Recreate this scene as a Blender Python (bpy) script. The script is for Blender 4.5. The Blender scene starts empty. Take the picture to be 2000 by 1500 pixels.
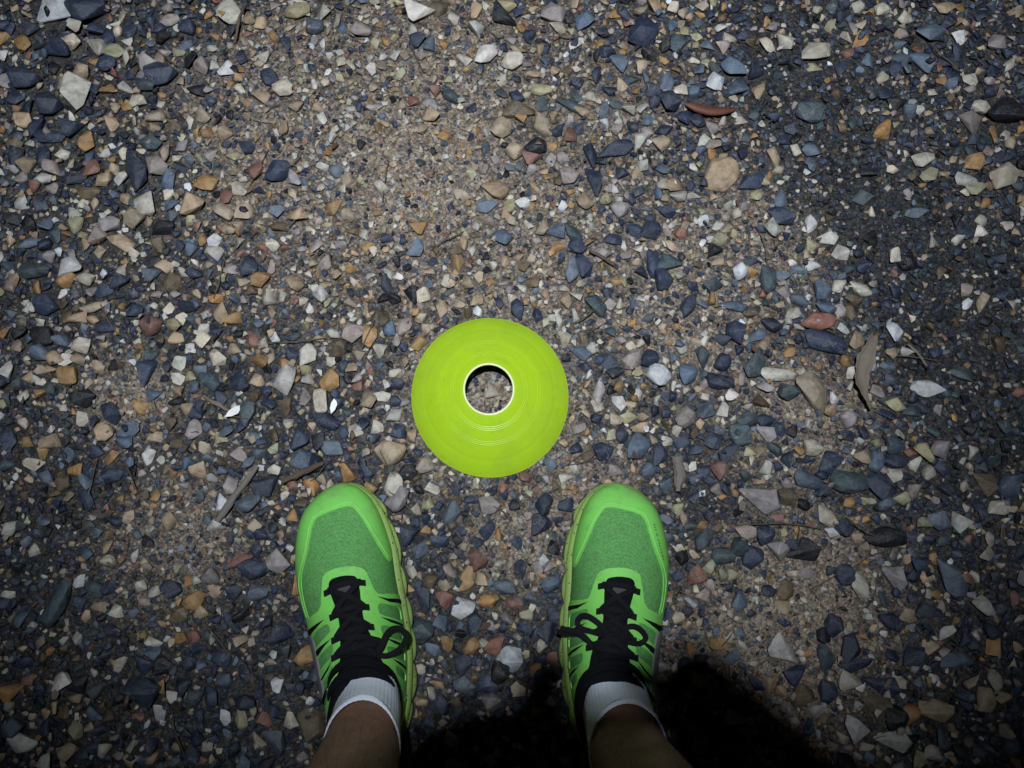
import bpy, bmesh, math, random
import numpy as np
from mathutils import Vector, Matrix
from mathutils.geometry import delaunay_2d_cdt

R = math.radians
sc = bpy.context.scene
col = sc.collection
# ------------------------------------------------------------------ camera
CAM_H = 1.0
cam_data = bpy.data.cameras.new('camera')
cam = bpy.data.objects.new('camera', cam_data)
col.objects.link(cam)
cam.location = (0, 0, CAM_H)
cam.rotation_euler = (R(11), 0, 0)          # held nearly flat, tipped a little forward
cam_data.sensor_fit = 'HORIZONTAL'
cam_data.sensor_width = 36
cam_data.lens = 36 * 1575 / 2000
cam_data.clip_start = .02
cam_data.clip_end = 200
sc.camera = cam
# ------------------------------------------------------------------ night sky
world = bpy.data.worlds.new('World')
sc.world = world
world.use_nodes = True
wn = world.node_tree
sky = wn.nodes.new('ShaderNodeTexSky')
sky.sky_type = 'NISHITA'
sky.sun_disc = False
sky.sun_elevation = R(-3)
sky.sun_rotation = R(200)
wn.links.new(sky.outputs['Color'], wn.nodes['Background'].inputs['Color'])
wn.nodes['Background'].inputs['Strength'].default_value = .05
# ------------------------------------------------------------------ the head torch's beam
LAMP = Vector((-.035, .135, 1.60))
AIM = Vector((-.045, .67, 0))
sd = bpy.data.lights.new('head_torch_beam', 'SPOT')
sd.energy = 192
sd.color = (.87, .945, 1.0)
sd.spot_size = R(79)
sd.spot_blend = 1.0
sd.shadow_soft_size = .013
# ------------------------------------------------------------------ exposure
vs = sc.view_settings
vs.view_transform = 'Standard'
vs.look = 'None'
vs.exposure = 0
vs.gamma = 1
sc.render.engine = 'CYCLES'
sc.cycles.use_denoising = True
sc.cycles.max_bounces = 6
rnd = random.Random(7)
rng = np.random.default_rng(11)
# ------------------------------------------------------------------ helpers
def tag(o, label=None, cat=None, group=None, kind=None):
    if label: o['label'] = label
    if cat: o['category'] = cat
    if group: o['group'] = group
    if kind: o['kind'] = kind
    return o

def empty(name, loc=(0, 0, 0), rz=0):
    o = bpy.data.objects.new(name, None)
    o.empty_display_size = .02
    col.objects.link(o)
    o.location = loc
    o.rotation_euler = (0, 0, rz)
    return o

def link(name, me, mat=None, parent=None):
    o = bpy.data.objects.new(name, me)
    col.objects.link(o)
    if mat and not me.materials: me.materials.append(mat)
    if parent: o.parent = parent
    return o

def mesh(name, v, f, smooth=True, sharp=None):
    me = bpy.data.meshes.new(name)
    me.from_pydata([tuple(p) for p in v], [], [tuple(int(i) for i in q) for q in f])
    me.validate()
    if smooth:
        me.polygons.foreach_set('use_smooth', np.ones(len(me.polygons), bool))
        if sharp: me.set_sharp_from_angle(angle=R(sharp))
    me.update()
    return me

def big_mesh(name, V, F, colors=None):
    """V (n,3), F (m,3), colors (n,3) -> one triangle mesh"""
    me = bpy.data.meshes.new(name)
    n, m = len(V), len(F)
    me.vertices.add(n); me.vertices.foreach_set('co', np.ascontiguousarray(V, np.float32).ravel())
    me.loops.add(3 * m); me.loops.foreach_set('vertex_index', np.ascontiguousarray(F, np.int32).ravel())
    me.polygons.add(m)
    me.polygons.foreach_set('loop_start', np.arange(0, 3 * m, 3, dtype=np.int32))
    me.polygons.foreach_set('use_smooth', np.ones(m, bool))
    if colors is not None:
        a = me.color_attributes.new('tint', 'FLOAT_COLOR', 'POINT')
        c = np.ones((n, 4), np.float32); c[:, :3] = colors
        a.data.foreach_set('color', c.ravel())
    me.update(calc_edges=True)
    return me

def catmull(P, n=8, closed=False):
    P = np.asarray(P, float); m = len(P); out = []
    for i in range(m if closed else m - 1):
        if closed: a, b, c, d = P[(i - 1) % m], P[i], P[(i + 1) % m], P[(i + 2) % m]
        else: a, b, c, d = P[max(i - 1, 0)], P[i], P[i + 1], P[min(i + 2, m - 1)]
        for t in np.arange(n) / n:
            out.append(.5 * (2 * b + (c - a) * t + (2 * a - 5 * b + 4 * c - d) * t * t + (3 * b - a - 3 * c + d) * t ** 3))
    if not closed: out.append(P[-1])
    return np.array(out)

def tube(path, rad, sides=8, flat=1.0):
    """tapered tube: path (n,3), rad scalar or list"""
    P = np.asarray(path, float); n = len(P)
    rr = np.interp(np.linspace(0, 1, n), np.linspace(0, 1, len(np.atleast_1d(rad))), np.atleast_1d(rad))
    T = np.gradient(P, axis=0); T /= np.linalg.norm(T, axis=1)[:, None] + 1e-9
    up = np.array([0, 0, 1.]) if abs(T[0][2]) < .9 else np.array([0, 1., 0])
    V = []
    for i in range(n):
        a = np.cross(T[i], up); a /= np.linalg.norm(a) + 1e-9; b = np.cross(a, T[i])
        for k in range(sides):
            t = 2 * math.pi * k / sides
            V.append(P[i] + rr[i] * (a * math.cos(t) + b * math.sin(t) * flat))
    F = [(i * sides + k, i * sides + (k + 1) % sides, (i + 1) * sides + (k + 1) % sides, (i + 1) * sides + k) for i in range(n - 1) for k in range(sides)]
    F += [tuple(reversed(range(sides))), tuple(range((n - 1) * sides, n * sides))]
    return np.array(V), F

def lathe(prof, seg=96, sy=1.0):
    V = []; F = []; n = len(prof)
    for k in range(seg):
        t = 2 * math.pi * k / seg
        for r, z in prof: V.append((r * math.cos(t), r * math.sin(t) * sy, z))
    for k in range(seg):
        for i in range(n):
            j = (i + 1) % n; k2 = (k + 1) % seg
            F.append((k * n + i, k2 * n + i, k2 * n + j, k * n + j))
    return V, F

# ------------------------------------------------------------------ materials
def new_mat(name, base, rough=.6, spec=.5):
    m = bpy.data.materials.new(name); m.use_nodes = True
    b = m.node_tree.nodes['Principled BSDF']
    b.inputs['Base Color'].default_value = (*base, 1)
    b.inputs['Roughness'].default_value = rough
    b.inputs['Specular IOR Level'].default_value = spec
    return m, m.node_tree, b

def nd(t, kind, **kw):
    n = t.nodes.new(kind)
    for k, v in kw.items():
        if k in n.inputs: n.inputs[k].default_value = v
        else: setattr(n, k, v)
    return n

def noise(t, vec, scale, detail=3, rough=.5):
    n = nd(t, 'ShaderNodeTexNoise', Scale=scale, Detail=detail, Roughness=rough)
    t.links.new(vec, n.inputs['Vector']); return n.outputs['Fac']

def ramp(t, fac, stops):
    n = nd(t, 'ShaderNodeValToRGB'); e = n.color_ramp.elements
    while len(e) < len(stops): e.new(.5)
    for k, (p, c) in enumerate(stops):
        e[k].position = p; e[k].color = (*c, 1) if len(c) == 3 else c
    t.links.new(fac, n.inputs['Fac']); return n.outputs['Color']

def mix(t, fac, a, b, mode='MIX'):
    n = nd(t, 'ShaderNodeMix', data_type='RGBA', blend_type=mode)
    for s, i in ((fac, 0), (a, 6), (b, 7)):
        if hasattr(s, 'is_linked'): t.links.new(s, n.inputs[i])
        elif i == 0: n.inputs[0].default_value = s
        else: n.inputs[i].default_value = (*s, 1)
    return n.outputs[2]

def bump(t, b, h, strength=.3, dist=.001, prev=None):
    n = nd(t, 'ShaderNodeBump', Strength=strength, Distance=dist)
    t.links.new(h, n.inputs['Height'])
    if prev: t.links.new(prev, n.inputs['Normal'])
    t.links.new(n.outputs['Normal'], b.inputs['Normal']); return n.outputs['Normal']

def stone_mat(name, per_object):
    m, t, b = new_mat(name, (.2, .2, .2), .5, .45)
    pos = nd(t, 'ShaderNodeNewGeometry').outputs['Position']
    if per_object:
        oi = nd(t, 'ShaderNodeObjectInfo'); base = oi.outputs['Color']
        mp = nd(t, 'ShaderNodeVectorMath', operation='ADD')
        t.links.new(pos, mp.inputs[0]); t.links.new(oi.outputs['Random'], mp.inputs[1]); pos = mp.outputs[0]
    else:
        base = nd(t, 'ShaderNodeAttribute', attribute_name='tint').outputs['Color']
    n1 = noise(t, pos, 110, 5, .62)
    c = mix(t, 1.0, base, ramp(t, n1, [(.3, (.60, .60, .62)), (.52, (1, 1, 1)), (.75, (1.35, 1.32, 1.25))]), 'MULTIPLY')
    # pale dust and rusty stains
    n2 = noise(t, pos, 55, 6, .7)
    c = mix(t, ramp(t, n2, [(.50, (0, 0, 0)), (.76, (.22, .22, .22))]), c, (.17, .16, .155))
    # fine pale veins
    w = nd(t, 'ShaderNodeTexVoronoi', feature='DISTANCE_TO_EDGE', Scale=38)
    wp = nd(t, 'ShaderNodeVectorMath', operation='ADD'); t.links.new(pos, wp.inputs[0])
    nn = nd(t, 'ShaderNodeTexNoise', Scale=60); t.links.new(pos, nn.inputs['Vector'])
    ws = nd(t, 'ShaderNodeVectorMath', operation='SCALE', Scale=.03); t.links.new(nn.outputs['Color'], ws.inputs[0])
    t.links.new(ws.outputs[0], wp.inputs[1]); t.links.new(wp.outputs[0], w.inputs['Vector'])
    vm = mix(t, 1.0, ramp(t, w.outputs['Distance'], [(.0, (.38, .38, .38)), (.025, (0, 0, 0))]), ramp(t, noise(t, pos, 24, 2), [(.52, (0, 0, 0)), (.62, (1, 1, 1))]), 'MULTIPLY')
    c = mix(t, vm, c, (.30, .29, .28))
    # dark mineral specks
    n4 = noise(t, pos, 420, 2)
    c = mix(t, ramp(t, n4, [(.62, (0, 0, 0)), (.74, (.3, .3, .3))]), c, (.07, .06, .055))
    t.links.new(c, b.inputs['Base Color'])
    t.links.new(ramp(t, n2, [(.35, (.30, .30, .30)), (.7, (.66, .66, .66))]), b.inputs['Roughness'])
    p = bump(t, b, noise(t, pos, 170, 6, .68), .8, .0026)
    bump(t, b, noise(t, pos, 700, 3), .35, .0005, p)
    return m

M = {}
M['stone'] = stone_mat('stone_single', True)
M['gravel'] = stone_mat('stone_gravel', False)

# earth: sandy clay with dark grit, grains as fine relief
m, t, b = new_mat('earth', (.2, .15, .1), .85, .3); M['earth'] = m
pos = nd(t, 'ShaderNodeNewGeometry').outputs['Position']
tint = nd(t, 'ShaderNodeAttribute', attribute_name='tint').outputs['Color']
vo = nd(t, 'ShaderNodeTexVoronoi', Scale=430); t.links.new(pos, vo.inputs['Vector'])
vo2 = nd(t, 'ShaderNodeTexVoronoi', Scale=190); t.links.new(pos, vo2.inputs['Vector'])
c = mix(t, 1.0, tint, ramp(t, noise(t, pos, 45, 6, .7), [(.3, (.55, .53, .52)), (.5, (1, 1, 1)), (.72, (1.4, 1.36, 1.28))]), 'MULTIPLY')
sep = nd(t, 'ShaderNodeSeparateColor'); t.links.new(vo.outputs['Color'], sep.inputs[0])
c = mix(t, .62, c, mix(t, 1.0, c, ramp(t, sep.outputs[0], [(0, (.15, .15, .18)), (.3, (.45, .45, .5)), (.55, (1, .95, .9)), (.85, (1.7, 1.55, 1.3)), (1, (2.1, 2.0, 1.9))]), 'MULTIPLY'))
sep2 = nd(t, 'ShaderNodeSeparateColor'); t.links.new(vo2.outputs['Color'], sep2.inputs[0])
c = mix(t, .5, c, mix(t, 1.0, c, ramp(t, sep2.outputs[1], [(0, (.2, .22, .28)), (.35, (.7, .7, .75)), (.7, (1.1, 1.05, 1)), (1, (1.7, 1.55, 1.3))]), 'MULTIPLY'))
t.links.new(c, b.inputs['Base Color'])
p = bump(t, b, vo.outputs['Distance'], .8, -.0016)
p = bump(t, b, vo2.outputs['Distance'], .6, -.003, p)
bump(t, b, noise(t, pos, 900, 3), .5, .0006, p)

def fabric(name, colr, dark, scale, rough=.8, spots=.3):
    m, t, b = new_mat(name, colr, rough, .25 if colr[1] > .05 else .12)
    co = nd(t, 'ShaderNodeTexCoord').outputs['Object']
    v = nd(t, 'ShaderNodeTexVoronoi', Scale=scale * 3.2, Randomness=.55); t.links.new(co, v.inputs['Vector'])
    n = noise(t, co, scale * 1.2, 3, .6)
    a = nd(t, 'ShaderNodeMath', operation='MULTIPLY'); t.links.new(v.outputs['Distance'], a.inputs[0]); t.links.new(n, a.inputs[1])
    c = mix(t, ramp(t, a.outputs[0], [(.08, (0, 0, 0)), (.34, (1, 1, 1))]), dark, colr)
    dirt = noise(t, co, 60, 5, .65)
    c = mix(t, ramp(t, dirt, [(.50, (0, 0, 0)), (.78, (spots, spots, spots))]), c, (.11, .10, .06))
    t.links.new(c, b.inputs['Base Color'])
    bump(t, b, a.outputs[0], .6, .0007)
    return m

def coated(name, colr, rough=.45, dirt=.35, speck=0, rel=.12, spec=.4):
    m, t, b = new_mat(name, colr, rough, spec)
    co = nd(t, 'ShaderNodeTexCoord').outputs['Object']
    n = noise(t, co, 38, 6, .7)
    c = mix(t, ramp(t, n, [(.52, (0, 0, 0)), (.80, (dirt, dirt, dirt))]), colr, tuple(x * .45 + .02 for x in colr))
    n2 = noise(t, co, 260, 3, .6)
    c = mix(t, ramp(t, n2, [(.66, (0, 0, 0)), (.74, (.35 * dirt, .35 * dirt, .35 * dirt))]), c, (.09, .08, .05))
    n3 = noise(t, co, 22, 7, .75)
    c = mix(t, ramp(t, n3, [(.46, (0, 0, 0)), (.74, (.42 * dirt, .42 * dirt, .42 * dirt))]), c, (.20, .185, .14))
    if speck:
        v = nd(t, 'ShaderNodeTexVoronoi', Scale=170); t.links.new(co, v.inputs['Vector'])
        c = mix(t, ramp(t, v.outputs['Distance'], [(.0, (1, 1, 1)), (.15, (speck, speck, speck)), (.2, (0, 0, 0))]), c, (.02, .02, .015))
    t.links.new(c, b.inputs['Base Color'])
    bump(t, b, noise(t, co, 480, 4), rel, .0005)
    return m

M['mesh_green'] = fabric('green_mesh', (.125, .36, .100), (.045, .155, .045), 300)
M['film_green'] = coated('green_film', (.195, .60, .11), .48, .85)
M['foam_lime'] = coated('lime_foam', (.25, .37, .095), .65, .9, .9, .3)
M['rubber_black'] = coated('black_rubber', (.012, .012, .013), .7, .2)
M['cloth_black'] = fabric('black_knit', (.006, .0065, .009), (.003, .003, .004), 420, .9, 0)
M['lace_black'] = fabric('black_lace', (.011, .0115, .015), (.004, .004, .005), 700, .85, 0)
M['patch_grey'] = coated('grey_patch', (.17, .17, .18), .38, .95, 0, .4)
M['print_dark'] = coated('dark_print', (.008, .02, .008), .6, 0)
M['sock_white'] = fabric('white_sock', (.60, .65, .73), (.48, .53, .61), 330, .9, .06)
M['cuff_white'] = fabric('white_cuff', (.68, .71, .80), (.56, .58, .66), 500, .9, .05)
M['disc_yellow'] = coated('lime_plastic', (.38, .585, .020), .23, .3, 0, .10, .5)
M['disc_rim'] = coated('pale_plastic_edge', (.66, .72, .36), .4, .2)
M['twig'] = coated('twig_bark', (.085, .062, .045), .85, .8, 0, .6)
M['wood_grey'] = coated('weathered_wood', (.15, .13, .12), .85, .8, 0, .7)
M['leaf_dry'] = coated('dry_leaf', (.15, .12, .095), .75, .9, 0, 1.0)
M['pod_red'] = coated('seed_pod', (.11, .034, .018), .6, .7, 0, .3)
M['shell_white'] = coated('white_chip', (.74, .73, .72), .5, .15)
m, t, b = new_mat('skin', (.33, .17, .105), .5, .35); M['skin'] = m
b.inputs['Subsurface Weight'].default_value = .12
b.inputs['Subsurface Radius'].default_value = (.01, .004, .002)
co = nd(t, 'ShaderNodeTexCoord').outputs['Object']
c = mix(t, ramp(t, noise(t, co, 120, 5, .6), [(.35, (0, 0, 0)), (.75, (.6, .6, .6))]), (.27, .155, .105), (.14, .075, .055))
c = mix(t, ramp(t, noise(t, co, 420, 2), [(.64, (0, 0, 0)), (.72, (.5, .5, .5))]), c, (.10, .055, .04))
t.links.new(c, b.inputs['Base Color'])
bump(t, b, noise(t, co, 420, 5, .7), .6, .0012)
M['shorts'] = fabric('dark_shorts', (.02, .022, .03), (.01, .01, .014), 300)
M['shirt'] = fabric('dark_shirt', (.035, .04, .05), (.02, .02, .025), 300)
M['phone'] = coated('phone_shell', (.015, .015, .018), .25, .1)
M['screen'] = coated('phone_screen', (.01, .01, .012), .1, .05)
M['strap'] = fabric('lamp_strap', (.03, .03, .035), (.015, .015, .018), 300)
m, t, b = new_mat('lamp_lens', (.9, .9, .9), .2); M['lens'] = m
b.inputs['Emission Color'].default_value = (.95, .985, 1, 1)
b.inputs['Emission Strength'].default_value = 12

# ------------------------------------------------------------------ the lie of the ground
# bare sandy patches and patches of dark crushed grit: centre x, y, radius, weight (metres)
SAND = [(-.21, .45, .18, .55), (-.32, .52, .13, .7), (-.10, .63, .16, .75), (.02, .42, .17, .6), (.12, .56, .12, .5), (.19, .33, .12, .6), (-.02, .30, .1, .6), (-.123, .486, .157, 1), (-.25, .583, .111, .6), (0, .691, .141, .4), (-.067, .378, .1, .5), (-.026, .181, .123, .9), (.217, .281, .112, .7), (.335, .378, .08, .6), (.296, .414, .074, .6), (.359, .149, .096, .7), (0, -.002, .062, .8), (.082, .06, .076, .8), (-.484, .178, .058, .9), (-.417, -.002, .093, .7), (.35, -.075, .104, 1), (.291, -.145, .121, .8), (.402, -.116, .073, .6), (-.396, .591, .083, .5), (-.307, .621, .105, .7), (.234, .364, .1, .5)]
GRIT = [(.354, .691, .078, .7), (.402, .583, .097, .9), (.443, .486, .096, 1), (.51, .4, .087, 1), (.55, .323, .099, 1), (.566, .228, .098, 1), (.577, .149, .09, .9), (.472, .421, .094, .9), (-.535, .047, .094, .5), (-.576, -.087, .153, .5), (-.485, -.145, .151, .4), (-.335, -.116, .091, .4)]
def field(B, x, y):
    v = 0
    for bx, by, br, bw in B:
        v = np.maximum(v, bw * np.exp(-(((x - bx) ** 2 + (y - by) ** 2) / (br * br)) ** 1.4 * .9))
    return v
def ground_z(x, y):
    near = np.exp(-((x * x + y * y) / 4.0))
    return near * (.0025 * np.sin(9.1 * x + 1.3) * np.sin(7.7 * y + .4) + .0017 * np.sin(23 * x + 2 * y) * np.sin(19 * y - 3 * x + 1) + .0009 * np.sin(61 * x + 7) * np.sin(57 * y + 2))

# the ground: one sheet, fine here, coarse to the horizon
g = np.arange(-1.3, 1.3001, .01)
far = 1.3 * np.power(1.35, np.arange(1, 16))
ax = np.concatenate([-far[::-1], g, far]); ay = np.concatenate([-far[::-1], g, far]) + .2
GX, GY = np.meshgrid(ax, ay, indexing='ij')
GZ = ground_z(GX, GY)
sa, gr = field(SAND, GX, GY), field(GRIT, GX, GY)
jit = rng.normal(0, .12, GX.shape)
sa = np.clip(sa + jit * .5, 0, 1)[..., None]; gr = np.clip(gr + jit * .4, 0, 1)[..., None]
earth_c = np.array([.048, .047, .048]) * (1 - sa) + np.array([.235, .200, .170]) * sa
earth_c = earth_c * (1 - gr) + np.array([.034, .035, .037]) * gr
nx, ny = len(ax), len(ay)
ii = (np.arange(nx - 1)[:, None] * ny + np.arange(ny - 1)[None, :]).ravel()
F = np.concatenate([np.stack([ii, ii + ny, ii + ny + 1], 1), np.stack([ii, ii + ny + 1, ii + 1], 1)])
me = big_mesh('ground', np.stack([GX, GY, GZ], -1).reshape(-1, 3), F, earth_c.reshape(-1, 3))
tag(link('ground', me, M['earth']), kind='structure')

# ------------------------------------------------------------------ stone shapes
def hull_stone(npts, bev, seg, elong=0, sub=False):
    bm = bmesh.new()
    for _ in range(npts):
        p = Vector((rnd.gauss(0, 1), rnd.gauss(0, 1), rnd.gauss(0, 1))).normalized() * rnd.uniform(.82, 1.1)
        bm.verts.new(p)
    r = bmesh.ops.convex_hull(bm, input=bm.verts)
    junk = list({e for e in r['geom_interior'] + r['geom_unused'] if isinstance(e, bmesh.types.BMVert)})
    if junk: bmesh.ops.delete(bm, geom=junk, context='VERTS')
    bmesh.ops.dissolve_limit(bm, angle_limit=R(13), verts=bm.verts, edges=bm.edges)
    if bev: bmesh.ops.bevel(bm, geom=bm.edges[:], offset=bev, segments=seg, affect='EDGES', profile=.5, clamp_overlap=True)
    bmesh.ops.triangulate(bm, faces=bm.faces[:])
    bmesh.ops.recalc_face_normals(bm, faces=bm.faces[:])
    bm.verts.index_update()
    V = np.array([v.co[:] for v in bm.verts]); Fc = np.array([[v.index for v in f.verts] for f in bm.faces])
    bm.free()
    lo, hi = V.min(0), V.max(0)
    V = (V - (lo + hi) / 2) / ((hi - lo) / 2)
    return V, Fc
BIG = [hull_stone(rnd.randint(10, 19), rnd.uniform(.045, .13), 2) for _ in range(26)]
MID = [hull_stone(rnd.randint(8, 12), rnd.uniform(.04, .11), 1) for _ in range(28)]
MID2 = [hull_stone(rnd.randint(9, 13), 0, 0) for _ in range(24)]
TINY = [hull_stone(rnd.randint(7, 9), 0, 0) for _ in range(20)]

PAL = {'B': (.027, .036, .065), 'G': (.090, .119, .165), 'E': (.046, .066, .078), 'T': (.33, .25, .175), 'C': (.43, .395, .34), 'W': (.50, .49, .495), 'O': (.30, .175, .075), 'R': (.20, .10, .08), 'P': (.27, .23, .225), 'Y': (.32, .295, .19), 'K': (.014, .015, .020), 'N': (.11, .08, .05)}
KEYS = list(PAL)
PALA = np.array([PAL[k] for k in KEYS])
COLNAME = {'B': 'dark slate-blue', 'G': 'pale blue-grey', 'E': 'grey-green', 'T': 'sandy tan', 'C': 'cream', 'W': 'chalky white', 'O': 'orange-brown', 'R': 'brick-red', 'P': 'mauve-grey', 'Y': 'pale olive-yellow', 'K': 'blackish', 'N': 'dull brown'}

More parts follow.
